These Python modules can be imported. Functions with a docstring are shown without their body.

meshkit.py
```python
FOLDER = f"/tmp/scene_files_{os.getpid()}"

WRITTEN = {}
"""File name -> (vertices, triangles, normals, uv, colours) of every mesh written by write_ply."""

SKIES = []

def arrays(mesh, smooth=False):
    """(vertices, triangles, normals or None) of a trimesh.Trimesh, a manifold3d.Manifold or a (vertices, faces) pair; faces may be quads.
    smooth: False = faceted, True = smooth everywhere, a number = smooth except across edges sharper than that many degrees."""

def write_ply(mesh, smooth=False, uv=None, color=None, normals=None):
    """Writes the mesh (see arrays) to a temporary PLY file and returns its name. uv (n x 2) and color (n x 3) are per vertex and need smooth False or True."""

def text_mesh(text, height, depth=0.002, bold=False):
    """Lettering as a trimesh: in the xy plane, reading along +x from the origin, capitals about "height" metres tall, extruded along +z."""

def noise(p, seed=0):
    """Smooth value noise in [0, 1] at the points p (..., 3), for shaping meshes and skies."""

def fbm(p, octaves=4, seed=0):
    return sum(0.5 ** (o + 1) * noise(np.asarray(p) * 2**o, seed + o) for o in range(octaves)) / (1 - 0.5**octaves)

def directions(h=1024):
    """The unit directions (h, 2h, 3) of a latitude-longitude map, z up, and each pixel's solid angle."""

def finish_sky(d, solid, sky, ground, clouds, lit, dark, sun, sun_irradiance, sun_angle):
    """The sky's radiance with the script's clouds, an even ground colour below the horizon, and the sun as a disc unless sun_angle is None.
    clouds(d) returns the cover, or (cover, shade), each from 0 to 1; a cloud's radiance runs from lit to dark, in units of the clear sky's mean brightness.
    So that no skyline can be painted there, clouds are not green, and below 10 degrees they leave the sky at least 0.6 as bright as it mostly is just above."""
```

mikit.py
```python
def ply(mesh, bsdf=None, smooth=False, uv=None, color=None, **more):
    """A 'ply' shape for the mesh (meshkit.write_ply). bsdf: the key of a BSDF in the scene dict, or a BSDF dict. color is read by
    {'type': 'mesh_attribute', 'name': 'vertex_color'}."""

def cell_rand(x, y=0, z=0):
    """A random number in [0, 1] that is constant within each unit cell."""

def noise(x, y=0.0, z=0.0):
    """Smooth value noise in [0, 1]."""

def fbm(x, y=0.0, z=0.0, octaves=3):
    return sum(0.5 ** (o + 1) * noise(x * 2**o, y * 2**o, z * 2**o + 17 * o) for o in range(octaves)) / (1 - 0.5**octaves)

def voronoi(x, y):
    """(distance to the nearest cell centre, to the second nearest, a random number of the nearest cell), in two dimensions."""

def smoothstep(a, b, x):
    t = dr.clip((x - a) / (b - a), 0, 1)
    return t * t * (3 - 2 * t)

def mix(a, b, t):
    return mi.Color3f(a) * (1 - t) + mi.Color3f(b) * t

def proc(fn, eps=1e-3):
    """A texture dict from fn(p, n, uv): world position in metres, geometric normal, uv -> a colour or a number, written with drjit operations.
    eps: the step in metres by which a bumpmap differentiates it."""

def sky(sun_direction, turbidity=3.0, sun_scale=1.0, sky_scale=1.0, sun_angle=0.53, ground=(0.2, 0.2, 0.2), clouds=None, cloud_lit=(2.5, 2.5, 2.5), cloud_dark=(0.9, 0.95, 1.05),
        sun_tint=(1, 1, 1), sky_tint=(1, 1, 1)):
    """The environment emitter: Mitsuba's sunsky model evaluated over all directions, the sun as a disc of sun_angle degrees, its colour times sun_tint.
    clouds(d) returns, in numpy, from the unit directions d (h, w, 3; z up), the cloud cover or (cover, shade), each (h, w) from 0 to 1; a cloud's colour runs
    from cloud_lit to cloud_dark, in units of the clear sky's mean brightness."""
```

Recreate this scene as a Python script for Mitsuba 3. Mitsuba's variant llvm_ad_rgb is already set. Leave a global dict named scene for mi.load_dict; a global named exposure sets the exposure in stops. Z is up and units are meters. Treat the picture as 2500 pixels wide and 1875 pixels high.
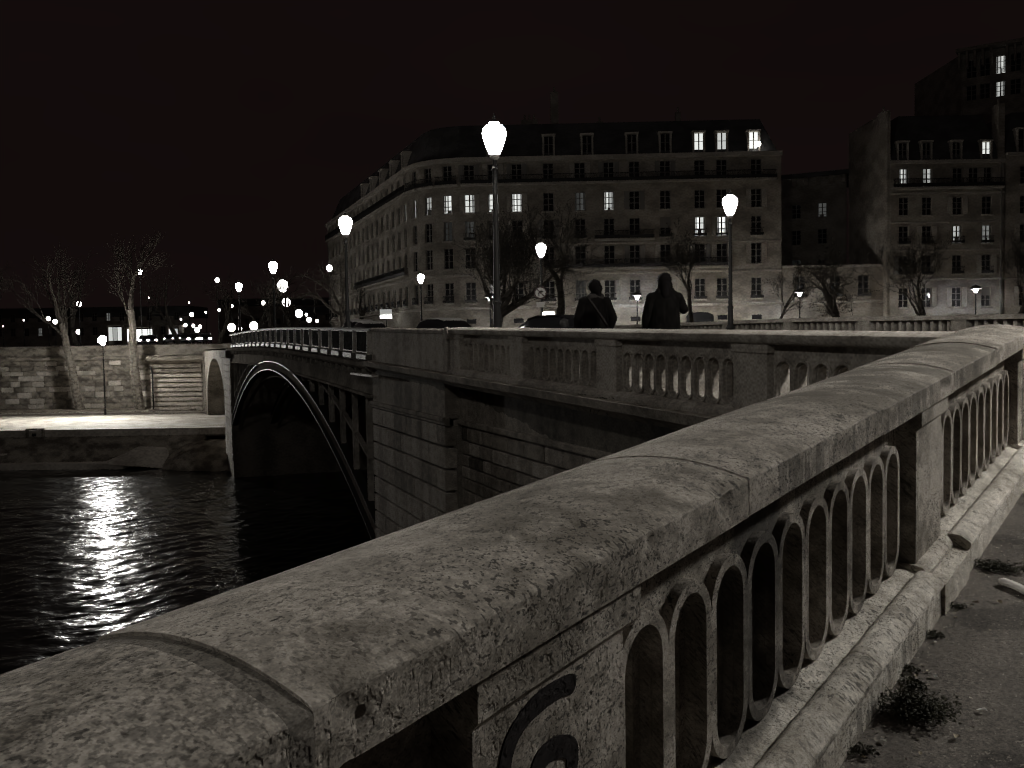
import math, random
import numpy as np, trimesh, mitsuba as mi, drjit as dr
import manifold3d as m3
import mikit, meshkit
from mikit import proc, noise, fbm, voronoi, smoothstep, mix
from shapely.geometry import Polygon, box as sbox, LineString, Point
from shapely.ops import unary_union
from shapely import affinity

T = mi.ScalarTransform4f
scene, labels = {}, {}
rng = np.random.default_rng(7)

# ------------------------------------------------------------------ camera, sky, exposure
PITCH, ROLL, FPX = math.radians(2.71), math.radians(0.9), 2250.0
EYE = np.array([0.0, 0.0, 1.6])
FWD = np.array([0, math.cos(PITCH), -math.sin(PITCH)])
_right = np.array([1.0, 0, 0]); _up = np.cross(_right, FWD)
UP = math.sin(ROLL) * _right + math.cos(ROLL) * _up
exposure = 0.0
scene['camera'] = dict(type='perspective', fov=math.degrees(2 * math.atan(1250 / FPX)), fov_axis='x', near_clip=0.05, far_clip=3000.0,
                       to_world=T().look_at(origin=EYE.tolist(), target=(EYE + FWD).tolist(), up=UP.tolist()))
scene['sky'] = mikit.sky((0.2, 0.5, 0.3), turbidity=3, sun_scale=0.0, sky_scale=0.05, clouds=lambda d: (1.0 + 0.0 * d[..., 2], meshkit.fbm(d * np.array([3.0, 3.0, 7.0]), 4, 5)), cloud_lit=(1.9, 1.14, 1.1), cloud_dark=(1.25, 0.74, 0.71))
scene['sky']['sampling_weight'] = 4.0

# lamp radiances (every lamp is built further down; L_FLOOD is an added one)
WARM = np.array([1.0, 0.965, 0.895])
L_CORNER, L_BRIDGE, L_BERGE, L_QUAY, L_FLOOD = 690.0, 60.0, 440.0, 330.0, 13500.0

# ------------------------------------------------------------------ helpers
def key_of(name, parent=None):
    base = f'{parent}__{name}' if parent else name
    k, i = base, 0
    while k in scene or k in labels or k in taken:
        i += 1
        k = f'{base}_{i:03d}'
    taken.add(k)
    return k
taken = set()

def thing(name, label, category, group=None):
    k = key_of(name)
    labels[k] = dict(label=label, category=category)
    if group:
        labels[k]['group'] = group
    return k

def put(name, shape, bsdf, parent=None, smooth=False, to=None, emit=None, weight=None, **lab):
    """One entry of the scene: a mesh (or a ply dict to share) under its own key."""
    k = key_of(name, parent)
    d = dict(shape) if isinstance(shape, dict) else mikit.ply(shape, bsdf, smooth=smooth)
    if to is not None:
        d['to_world'] = to
    if emit is not None:
        d['emitter'] = dict(type='area', radiance=dict(type='rgb', value=[float(x) for x in emit]), sampling_weight=float(weight if weight is not None else 1.0))
    scene[k] = d
    if lab:
        labels[k] = lab
    return k

def struct(name, mesh, bsdf, label=None, smooth=False, parent=None):
    return put(name, mesh, bsdf, parent, smooth, kind='structure', **({'label': label} if label else {}))

def cat(*ms):
    return trimesh.util.concatenate([m for m in ms if m is not None])

def bx(x0, x1, y0, y1, z0, z1, bev=0.0):
    if bev > 0:
        b = min(bev, 0.45 * min(x1 - x0, y1 - y0, z1 - z0))
        pts = []
        for sx, a in ((x0, 1), (x1, -1)):
            for sy, c in ((y0, 1), (y1, -1)):
                for sz, e in ((z0, 1), (z1, -1)):
                    pts += [(sx + a * b, sy + c * b, sz), (sx + a * b, sy, sz + e * b), (sx, sy + c * b, sz + e * b)]
        return trimesh.convex.convex_hull(np.array(pts))
    m = trimesh.creation.box(extents=(x1 - x0, y1 - y0, z1 - z0))
    m.apply_translation(((x0 + x1) / 2, (y0 + y1) / 2, (z0 + z1) / 2))
    return m

def extrude(poly, h, z0=0.0):
    polys = getattr(poly, 'geoms', [poly])
    out = []
    for p in polys:
        if p.area > 1e-7:
            e = trimesh.creation.extrude_polygon(p, h, engine='earcut')
            e.apply_translation((0, 0, z0))
            out.append(e)
    return cat(*out)

def lathe(profile, n=24, at=(0, 0, 0)):
    """profile: (radius, z) from bottom to top."""
    m = trimesh.creation.revolve(np.array([(max(r, 1e-4), z) for r, z in profile]), sections=n)
    m.fix_normals()
    m.apply_translation(at)
    return m

def tube(points, radii, sides=6, caps=True):
    p = np.asarray(points, float); r = np.broadcast_to(np.asarray(radii, float), (len(p),))
    t = np.gradient(p, axis=0); t /= np.linalg.norm(t, axis=1, keepdims=True) + 1e-12
    ref = np.where(np.abs(t[:, 2:]) < 0.9, [0, 0, 1.0], [1.0, 0, 0])
    a = np.cross(t, ref); a /= np.linalg.norm(a, axis=1, keepdims=True) + 1e-12
    b = np.cross(t, a); ang = np.arange(sides) * 2 * np.pi / sides
    v = p[:, None] + r[:, None, None] * (np.cos(ang)[None, :, None] * a[:, None] + np.sin(ang)[None, :, None] * b[:, None])
    i, j = np.meshgrid(np.arange(len(p) - 1), np.arange(sides), indexing='ij')
    q = np.stack([i * sides + j, i * sides + (j + 1) % sides, (i + 1) * sides + (j + 1) % sides, (i + 1) * sides + j], -1).reshape(-1, 4)
    v = v.reshape(-1, 3); f = np.vstack([q[:, [0, 1, 2]], q[:, [0, 2, 3]]])
    if caps:
        v = np.vstack([v, p[:1], p[-1:]])
        k = np.arange(sides); n = len(p) * sides
        f = np.vstack([f, np.stack([k * 0 + n, k, (k + 1) % sides], 1), np.stack([k * 0 + n + 1, n - sides + (k + 1) % sides, n - sides + k], 1)])
    return trimesh.Trimesh(v, f[:, ::-1], process=False)

def strip_section(poly, s0, s1, step=None):
    """poly: (n, h) outline swept along s."""
    pts = np.array(poly, float)
    ns = 2 if step is None else max(2, int((s1 - s0) / step) + 1)
    ss = np.linspace(s0, s1, ns); k = len(pts)
    v = np.array([[s, n, h] for s in ss for n, h in pts])
    i, j = np.meshgrid(np.arange(ns - 1), np.arange(k), indexing='ij')
    q = np.stack([i * k + j, i * k + (j + 1) % k, (i + 1) * k + (j + 1) % k, (i + 1) * k + j], -1).reshape(-1, 4)
    f = np.vstack([q[:, [0, 1, 2]], q[:, [0, 2, 3]]])
    cv, cf = trimesh.creation.triangulate_polygon(Polygon(pts), engine='earcut')
    order = np.argmin(((cv[:, None] - pts[None]) ** 2).sum(-1), 1)
    f = np.vstack([f, order[cf], order[cf] + (ns - 1) * k])
    return trimesh.Trimesh(v, f, process=False)

def mapped(mesh, fn):
    return trimesh.Trimesh(fn(np.asarray(mesh.vertices, float)), mesh.faces, process=False)

def m3box(x0, x1, y0, y1, z0, z1):
    return m3.Manifold.cube([x1 - x0, y1 - y0, z1 - z0]).translate([x0, y0, z0])

def from_m3(m):
    g = m.to_mesh()
    return trimesh.Trimesh(np.array(g.vert_properties[:, :3], float), np.array(g.tri_verts), process=False)

def rgb(*c):
    return dict(type='rgb', value=list(c))

# ------------------------------------------------------------------ frames of reference
# ramp balustrade: s along it towards the bridge, n towards the street, h below its sloping top line
RU = np.array([0.588, 0.809, 0]); RU /= np.linalg.norm(RU)
RN = np.array([RU[1], -RU[0], 0])
RO = np.array([-0.2194, 1.3634, 1.096]); RSL = 0.0684
def ramp(v):
    s, n, h = v[:, 0], v[:, 1], v[:, 2]
    p = RO + s[:, None] * RU + n[:, None] * RN
    p[:, 2] += RSL * s - h
    return p
# bridge: a along it towards the far bank, b across it (0 = river face), z = height
BU = np.array([-0.3758, 0.9267, 0]); BM = np.array([0.9267, 0.3758, 0]); BOFF = 6.42
_za = np.array([-30, 5.8, 28.0, 36.0, 44.0, 52.0, 58.0, 66.0, 76.0, 95.0, 130.0])
_zz = np.array([0.85, 1.609, 2.10, 2.28, 2.42, 2.50, 2.50, 2.45, 2.36, 2.2, 1.9])
from scipy.interpolate import PchipInterpolator
ztop = PchipInterpolator(_za, _zz)
def bridge(v):                     # (a, b, z)
    p = v[:, :1] * BU + (BOFF + v[:, 1:2]) * BM
    p[:, 2] = v[:, 2]
    return p
def bridge_h(v):                   # (a, n, h): n = towards the river, h below the parapet's top line
    p = v[:, :1] * BU + (BOFF - v[:, 1:2]) * BM
    p[:, 2] = ztop(v[:, 0]) - 0.045 - v[:, 2]
    return p
_oa = np.array([5, 15, 20, 26, 32, 40, 52, 70])
zopp = PchipInterpolator(_oa, [1.85, 2.04, 2.12, 2.20, 2.21, 2.22, 2.30, 2.25])
def B(a, b, z):
    return (a * BU + (BOFF + b) * BM + np.array([0, 0, z]))
def deck(a):
    return float(ztop(a)) - 1.02
# ------------------------------------------------------------------ materials
def two(b):
    return dict(type='twosided', bsdf=b)

def P(**k):
    return dict(type='principled', **k)

def ramp_coords(p):
    dx, dy = p.x - RO[0], p.y - RO[1]
    return dx * RU[0] + dy * RU[1], dx * RN[0] + dy * RN[1]

def near_stone(light, dark, moss):
    def f(p, n, uv):
        s, q = ramp_coords(p)
        z = p.z
        big = fbm(p.x * 2.3, p.y * 2.3, p.z * 2.3, 4)
        mid = fbm(p.x * 14, p.y * 14, p.z * 14 + 5, 3)
        fine = noise(p.x * 130, p.y * 130, p.z * 130) * 0.5 + noise(p.x * 330, p.y * 330, p.z * 330) * 0.5
        c = mix(dark, light, smoothstep(0.32, 0.66, 0.6 * big + 0.4 * mid))
        c = c * (0.42 + 1.16 * fine)
        # lichen and dirt sitting in blotches
        bl = smoothstep(0.5, 0.72, 0.6 * fbm(p.x * 5 + 31, p.y * 5, p.z * 5, 4) + 0.4 * noise(p.x * 55, p.y * 55, p.z * 55))
        c = mix(c, moss, 0.4 * bl)
        # dark specks in the pores of the limestone
        wx, wy = s + 0.02 * noise(s * 35, q * 35, z * 35), q + z * 1.1
        sp = smoothstep(0.56, 0.72, 0.5 * noise(wx * 90, wy * 120, z * 60) + 0.5 * noise(wx * 230, wy * 280, 3.0))
        patch = 0.5 + 0.5 * smoothstep(0.36, 0.62, fbm(s * 2.6 + 4, q * 3.5, z * 3.0, 3))
        c = c * (1 - 0.72 * sp * patch)
        bs = smoothstep(0.70, 0.77, 0.42 * noise(wx * 16 + 9, wy * 34, z * 17) + 0.33 * noise(wx * 62, wy * 90, 7.0) + 0.25 * noise(wx * 160, wy * 190, 1.0))
        c = c * (1 - 0.72 * bs * patch)
        # the nearest block is dirtier than its neighbours; run-off streaks below the nosing
        dirty = smoothstep(-0.12, -0.16, s) * smoothstep(0.44, 0.62, 0.3 * fbm(s * 14, q * 14 + 2, z * 14, 3) + 0.35 * noise(s * 70, q * 70, z * 70) + 0.35 * noise(s * 170, q * 170, z * 170))
        c = c * (1 - 0.45 * dirty)
        run = smoothstep(0.50, 0.62, 0.65 * noise(s * 17, z * 1.3, 5.0) + 0.35 * noise(s * 60, z * 6, 1.0)) * smoothstep(0.5, 0.3, dr.abs(n.z)) * smoothstep(0.35, 0.55, fbm(s * 1.7, 3.0, 1.0, 2))
        c = c * (1 - 0.42 * run)
        # black crust in two of the openings, moss streaks over the far coping stones
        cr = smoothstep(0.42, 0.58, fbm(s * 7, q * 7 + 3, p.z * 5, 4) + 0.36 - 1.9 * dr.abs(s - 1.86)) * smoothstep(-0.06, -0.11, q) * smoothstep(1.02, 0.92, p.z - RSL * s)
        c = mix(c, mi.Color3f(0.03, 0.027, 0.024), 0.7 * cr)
        st = smoothstep(0.47, 0.6, fbm(s * 5.5, q * 1.6, 3.1, 4) + 0.05) * smoothstep(2.93, 2.99, s + 0.05 * noise(q * 20, s * 3, 1.0)) * smoothstep(5.8, 5.75, s) * smoothstep(1.02, 1.06, p.z - RSL * s)
        c = mix(c, mi.Color3f(0.07, 0.062, 0.05), 0.62 * st)
        return c
    return f

def near_relief(p, n, uv):
    s, q = ramp_coords(p)
    z = p.z
    up = dr.abs(n.z)
    pz = z * (1 - 0.35 * (1 - up))
    pit = smoothstep(0.60, 0.74, 0.6 * noise(s * 85 + noise(s * 30, q * 30, z * 30), q * 85, pz * 70) + 0.4 * noise(s * 190, q * 190, pz * 190))
    g = fbm(s * 110, q * 110, pz * 110, 3) * 0.0026 + fbm(s * 28, q * 28, pz * 28, 2) * 0.0018
    return (g - 0.0036 * pit) * (0.55 + 0.3 * (1 - up))

def bridge_stone(light, dark):
    def f(p, n, uv):
        al = p.x * BU[0] + p.y * BU[1]
        streak = fbm(al * 3.2, p.z * 0.28, p.x * 0.7, 4)
        big = fbm(p.x * 0.8, p.y * 0.8, p.z * 0.9, 4)
        fine = noise(p.x * 40, p.y * 40, p.z * 40)
        mid = noise(p.x * 9, p.y * 9, p.z * 9)
        c = mix(dark, light, smoothstep(0.3, 0.68, 0.5 * streak + 0.3 * big + 0.2 * mid))
        return c * (0.65 + 0.7 * fine)
    return f

def block_stone(light, dark, freq=1.0):
    def f(p, n, uv):
        big = fbm(p.x * 0.9 * freq, p.y * 0.9 * freq, p.z * 1.2 * freq, 5)
        fine = noise(p.x * 11 * freq, p.y * 11 * freq, p.z * 11 * freq)
        return mix(dark, light, smoothstep(0.28, 0.7, big)) * (0.75 + 0.5 * fine)
    return f

def asphalt(p, n, uv):
    g = noise(p.x * 230, p.y * 230, 1.0) * 0.55 + noise(p.x * 90, p.y * 90, 4.0) * 0.45
    big = fbm(p.x * 1.7, p.y * 1.7, 2.0, 4)
    c = mi.Color3f(0.09, 0.08, 0.07) * (0.25 + 1.5 * g) * (0.6 + 0.8 * big)
    st = smoothstep(0.52, 0.62, fbm(p.x * 3.1, p.y * 3.1, 8.0, 4))
    c = c * (1 - 0.4 * st)
    pale = smoothstep(0.74, 0.8, noise(p.x * 60, p.y * 60, 9.0) * 0.6 + noise(p.x * 150, p.y * 150, 2.0) * 0.4)
    c = mix(c, mi.Color3f(0.22, 0.2, 0.17), 0.7 * pale)
    v1, v2, r = voronoi(p.x * 0.8 + 0.25 * fbm(p.x * 4, p.y * 4, 0.0, 3), p.y * 0.8 + 0.25 * fbm(p.x * 4 + 9, p.y * 4, 0.0, 3))
    c = c * (1 - 0.6 * smoothstep(0.012, 0.004, v2 - v1) * smoothstep(0.45, 0.55, r))
    return c

def mat(name, color, rough=0.85, relief=None, scale=1.0, eps=1e-3, **kw):
    kw.setdefault('specular', 0.25)
    tex = proc(color) if callable(color) else rgb(*color)
    base = dict(type='diffuse', reflectance=tex) if rough is None else P(base_color=tex, roughness=rough, **kw)
    if relief is not None:
        base = dict(type='bumpmap', nested_texture=proc(relief, eps), scale=scale, bsdf=base)
        # twosided inside out: bumpmap nests the lobes, twosided wraps it
    scene[name] = two(base)

mat('m_ramp_stone', near_stone((0.35, 0.32, 0.282), (0.135, 0.12, 0.10), (0.07, 0.061, 0.047)), 0.9, near_relief, 1.0, 1.2e-3)
mat('m_ramp_stone_pale', near_stone((0.56, 0.53, 0.475), (0.30, 0.275, 0.235), (0.055, 0.048, 0.036)), 0.9, near_relief, 0.8, 1.2e-3)
mat('m_mortar', near_stone((0.17, 0.155, 0.135), (0.09, 0.08, 0.07), (0.06, 0.055, 0.045)), 0.95, near_relief, 1.0, 1.2e-3)
mat('m_paint_black', lambda p, n, uv: mi.Color3f(0.014, 0.012, 0.012) * (0.6 + 0.8 * noise(p.x * 90, p.y * 90, p.z * 90)), 0.9, near_relief, 0.9, 1.2e-3, specular=0.1)
mat('m_asphalt', asphalt, 0.9, lambda p, n, uv: fbm(p.x * 160, p.y * 160, 0.0, 3) * 0.004 + fbm(p.x * 14, p.y * 14, 0.0, 2) * 0.004, 1.0, 1.5e-3)
mat('m_bridge_stone', bridge_stone((0.33, 0.305, 0.27), (0.16, 0.14, 0.12)), 0.92)
mat('m_bridge_stone_dark', bridge_stone((0.24, 0.215, 0.185), (0.085, 0.075, 0.062)), 0.92)
mat('m_dark_stone_and_shade', bridge_stone((0.10, 0.09, 0.075), (0.022, 0.019, 0.016)), 0.95)  # painted shade under the cornice; a few dark wall stones share it
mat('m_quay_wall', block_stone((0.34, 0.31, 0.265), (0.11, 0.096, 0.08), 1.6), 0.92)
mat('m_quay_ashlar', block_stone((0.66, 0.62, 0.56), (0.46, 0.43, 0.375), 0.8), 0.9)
mat('m_quay_road', block_stone((0.30, 0.28, 0.245), (0.19, 0.175, 0.15), 0.9), 0.85)
mat('m_quay_edge', block_stone((0.55, 0.52, 0.47), (0.36, 0.33, 0.29), 0.6), 0.85)
mat('m_soil', block_stone((0.17, 0.15, 0.12), (0.07, 0.06, 0.05), 2.0), 0.95)
mat('m_iron', (0.025, 0.024, 0.023), 0.5, specular=0.16)
mat('m_iron_painted', block_stone((0.26, 0.24, 0.215), (0.15, 0.14, 0.125), 1.2), None)
mat('m_iron_pale_lit', block_stone((0.5, 0.48, 0.44), (0.34, 0.32, 0.29), 4.0), 0.6, specular=0.12)  # same iron made pale: lamplight painted on the railing frames
mat('m_bar', (0.012, 0.011, 0.011), 0.9, specular=0.05)
mat('m_rail', block_stone((0.16, 0.15, 0.138), (0.08, 0.075, 0.068), 4.0), 0.6, specular=0.12)
mat('m_facade', block_stone((0.32, 0.292, 0.255), (0.19, 0.17, 0.145), 0.6), 0.9)
mat('m_trim', block_stone((0.42, 0.39, 0.345), (0.3, 0.275, 0.24), 0.8), 0.85)
mat('m_zinc', block_stone((0.085, 0.085, 0.087), (0.05, 0.05, 0.05), 0.7), 0.5)
mat('m_frame', (0.2, 0.19, 0.175), 0.6)
mat('m_pane', (0.012, 0.012, 0.013), 0.08, specular=0.5)
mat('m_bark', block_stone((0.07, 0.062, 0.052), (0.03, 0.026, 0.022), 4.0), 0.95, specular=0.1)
mat('m_bark_lamplit', block_stone((0.2, 0.18, 0.152), (0.08, 0.07, 0.058), 4.0), 0.95)  # paler copy of the bark, lamplight painted into trunks and limbs
mat('m_coat', lambda p, n, uv: mi.Color3f(0.006, 0.0054, 0.005) * (0.4 + 1.2 * noise(p.x * 24, p.y * 24, p.z * 9)), 0.95, specular=0.05)
mat('m_cloth_grey', (0.03, 0.027, 0.025), 0.9, specular=0.1)
mat('m_hair', (0.005, 0.004, 0.004), 0.8, specular=0.1)
mat('m_skin', (0.30, 0.22, 0.17), 0.6)
mat('m_car_dark', (0.012, 0.012, 0.013), 0.09, specular=0.6, clearcoat=1.0, clearcoat_gloss=0.95)
mat('m_car_light', (0.42, 0.41, 0.39), 0.25, specular=0.6, clearcoat=1.0, clearcoat_gloss=0.9)
mat('m_rubber', (0.02, 0.02, 0.02), 0.8)
mat('m_sign_white', (0.62, 0.61, 0.58), 0.5)
mat('m_sign_red', (0.09, 0.055, 0.05), 0.5)
mat('m_white_plastic', (0.75, 0.74, 0.71), 0.35)
mat('m_leaf', lambda p, n, uv: mi.Color3f(0.035, 0.034, 0.022) * (0.4 + 1.6 * noise(p.x * 60, p.y * 60, p.z * 60)), 0.75)
mat('m_dry_leaf', lambda p, n, uv: mi.Color3f(0.20, 0.17, 0.12) * (0.5 + noise(p.x * 120, p.y * 120, p.z * 120)), 0.7)
mat('m_lamp_glass', (0.8, 0.78, 0.72), 0.3)
mat('m_bottom', (0.01, 0.01, 0.008), 0.9)

def ripple(p, n, uv):
    return fbm(p.x * 6.0, p.y * 8.0, 0.0, 2) * 0.010
scene['m_water'] = two(dict(type='bumpmap', nested_texture=proc(ripple, 6e-3), scale=1.0,
                            bsdf=P(base_color=rgb(0.006, 0.006, 0.005), roughness=0.11, eta=1.33)))
# ------------------------------------------------------------------ stone balustrades (shared builders; local axes s, n, h)
W = 0.56                                                   # width of the coping
def stadium(c, r, h0, h1, q=14):
    return LineString([(c, h0 + r), (c, h1 - r)]).buffer(r, quad_segs=q)

def layer(poly, n0, n1):
    e = extrude(poly, n1 - n0, n0)
    v = np.array(e.vertices)[:, [0, 2, 1]]
    return trimesh.Trimesh(v, e.faces[:, ::-1], process=False)

def arcade(s0, s1, count, pitch, h_top=0.115, h_bot=0.90, q=14, inner=0.44, rim=0.74, planes=(-0.108, -0.142, -0.176, -0.384, -0.418, -0.452)):
    """Pierced stone panel: stadium openings in two orders with raised rims on both faces."""
    c0 = (s0 + s1) / 2 - pitch * (count - 1) / 2
    cs = [c0 + pitch * k for k in range(count)]
    r = pitch / 2
    h0, h1 = 0.262, 0.872
    core = sbox(s0, h_top, s1, h_bot).difference(unary_union([stadium(c, r * inner, h0 + r * (1 - inner), h1 - r * (0.94 - inner), q) for c in cs]))
    first = sbox(s0, h_top, s1, h_bot).difference(unary_union([stadium(c, r * (rim - 0.015), h0 + r * (1.005 - rim), h1 - r * (0.995 - rim), q) for c in cs]))
    rims = unary_union([stadium(c, r * 1.003, h0, h1, q).difference(stadium(c, r * rim, h0 + r * (0.99 - rim), h1 - r * (0.985 - rim), q)) for c in cs])
    p0, p1, p2, p3, p4, p5 = planes
    parts = [layer(core, p3, p2), layer(first, p2, p1), layer(first, p4, p3), layer(rims, p1, p0), layer(rims, p5, p4)]
    return cat(*parts)

def coping(s0, s1, step, rise=0.046, thick=0.1125, cave=False, rough=0.0, seed=0, chips=(), dh=0.0, n_front=12, n_top=34):
    e = 0.006
    prof = [(-0.05, thick), (-0.012, thick)]
    prof += [(0.0, h) for h in np.linspace(thick - 0.006, e, n_front)]
    prof += [(-e * (1 - math.cos(a)), e * (1 - math.sin(a)) + 0.0) for a in np.radians([35, 65])]
    if cave:      # hollow moulding under a thin nosing
        prof = [(-0.085, thick), (-0.075, thick)] + [(-0.075 + 0.07 * math.sin(t), thick - 0.075 * (1 - math.cos(t))) for t in np.linspace(0.2, math.pi / 2, 6)] + [(0.0, 0.036), (0.0, e)]
    top = np.linspace(-e, -W + e, n_top)
    prof += [(n, -rise * (1 - ((n + W / 2) / (W / 2)) ** 2) - 0.004 + 0.004) for n in top]
    prof += [(-W, e + 0.004)] + [(-W, h) for h in np.linspace(0.04, thick - 0.006, 4)] + [(-W + 0.012, thick), (-W + 0.05, thick)]
    m = strip_section(prof, s0, s1, step)
    v = np.array(m.vertices); k = len(prof)
    v[:, 2] += dh
    if rough > 0:
        pn = np.array(prof); d = np.roll(pn, -1, 0) - np.roll(pn, 1, 0)
        nor = np.stack([d[:, 1], -d[:, 0]], 1); nor /= np.linalg.norm(nor, axis=1, keepdims=True) + 1e-9
        inside = Polygon(prof).buffer(0)
        if inside.contains(Point(*(pn[20] + 0.004 * nor[20]))):
            nor = -nor
        big = np.tile(nor, (len(v) // k, 1))
        d1 = (meshkit.fbm(v * 24 + seed * 9.1, 3, seed) - 0.5) * 2 * rough + (meshkit.fbm(v * 5 + seed, 2, seed + 5) - 0.5) * 2.2 * rough
        edge = np.exp(-((v[:, 1] / 0.016) ** 2 + ((v[:, 2] - dh) / 0.02) ** 2))
        d1 -= edge * (0.2 * rough + 12.0 * rough * np.clip(meshkit.fbm(v * 55 + 3, 2, seed + 9) - 0.5, 0, 1) + 16.0 * rough * np.clip(meshkit.fbm(v * 15 + 8, 2, seed + 4) - 0.55, 0, 1))
        for cs_, cn, ch, cr, cd in chips:
            dist = np.sqrt((v[:, 0] - cs_) ** 2 + (v[:, 1] - cn) ** 2 + (v[:, 2] - ch) ** 2) / cr
            d1 -= cd * np.clip(1.15 - dist, 0, 1) ** 0.7 * (0.75 + 0.5 * meshkit.noise(v * 45, seed + 2))
        v[:, 1] += big[:, 0] * d1; v[:, 2] += big[:, 1] * d1
        # close a hairline at both ends
        v[:, 0] = np.clip(v[:, 0], s0, s1)
    return trimesh.Trimesh(v, m.faces, process=False)

def rough_up(mesh, amp, freq, seed=0):
    v = np.array(mesh.vertices)
    n = np.stack([meshkit.fbm(v * freq + 11 * i, 3, seed + i) - 0.5 for i in range(3)], 1)
    return trimesh.Trimesh(v + 2 * amp * n, mesh.faces, process=False)

def fine_box(s0, s1, n0, n1, h0, h1, step, amp, seed=0, bev=0.006):
    m = bx(s0, s1, n0, n1, h0, h1, bev)
    v, f = trimesh.remesh.subdivide_to_size(m.vertices, m.faces, step)
    m = trimesh.Trimesh(v, f); m.merge_vertices()
    return rough_up(m, amp, 30, seed)

# ---- the ramp balustrade in the foreground
rb = thing('ramp_balustrade', 'weathered pale stone balustrade with pierced arches and domed coping running up beside the pavement', 'balustrade')
chips = [(1.33, 0.0, 0.012, 0.05, 0.022), (-0.06, 0.0, 0.012, 0.028, 0.008), (-0.035, 0.0, 0.035, 0.016, 0.008), (-0.025, 0.0, 0.055, 0.014, 0.008), (-0.02, 0.0, 0.075, 0.013, 0.007), (-0.05, 0.0, 0.09, 0.02, 0.006), (0.9, 0.0, 0.02, 0.018, 0.008),
         (0.93, 0.0, 0.07, 0.014, 0.005), (2.98, 0.0, 0.03, 0.05, 0.01), (4.1, 0.0, 0.03, 0.05, 0.015), (4.22, 0.0, 0.06, 0.04, 0.012), (2.3, 0.0, 0.0, 0.03, 0.01),
         (0.62, -0.16, -0.03, 0.03, 0.005), (0.78, -0.12, -0.035, 0.022, 0.005), (1.9, -0.2, -0.045, 0.03, 0.004), (-0.35, -0.02, 0.04, 0.04, 0.008)]
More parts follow.
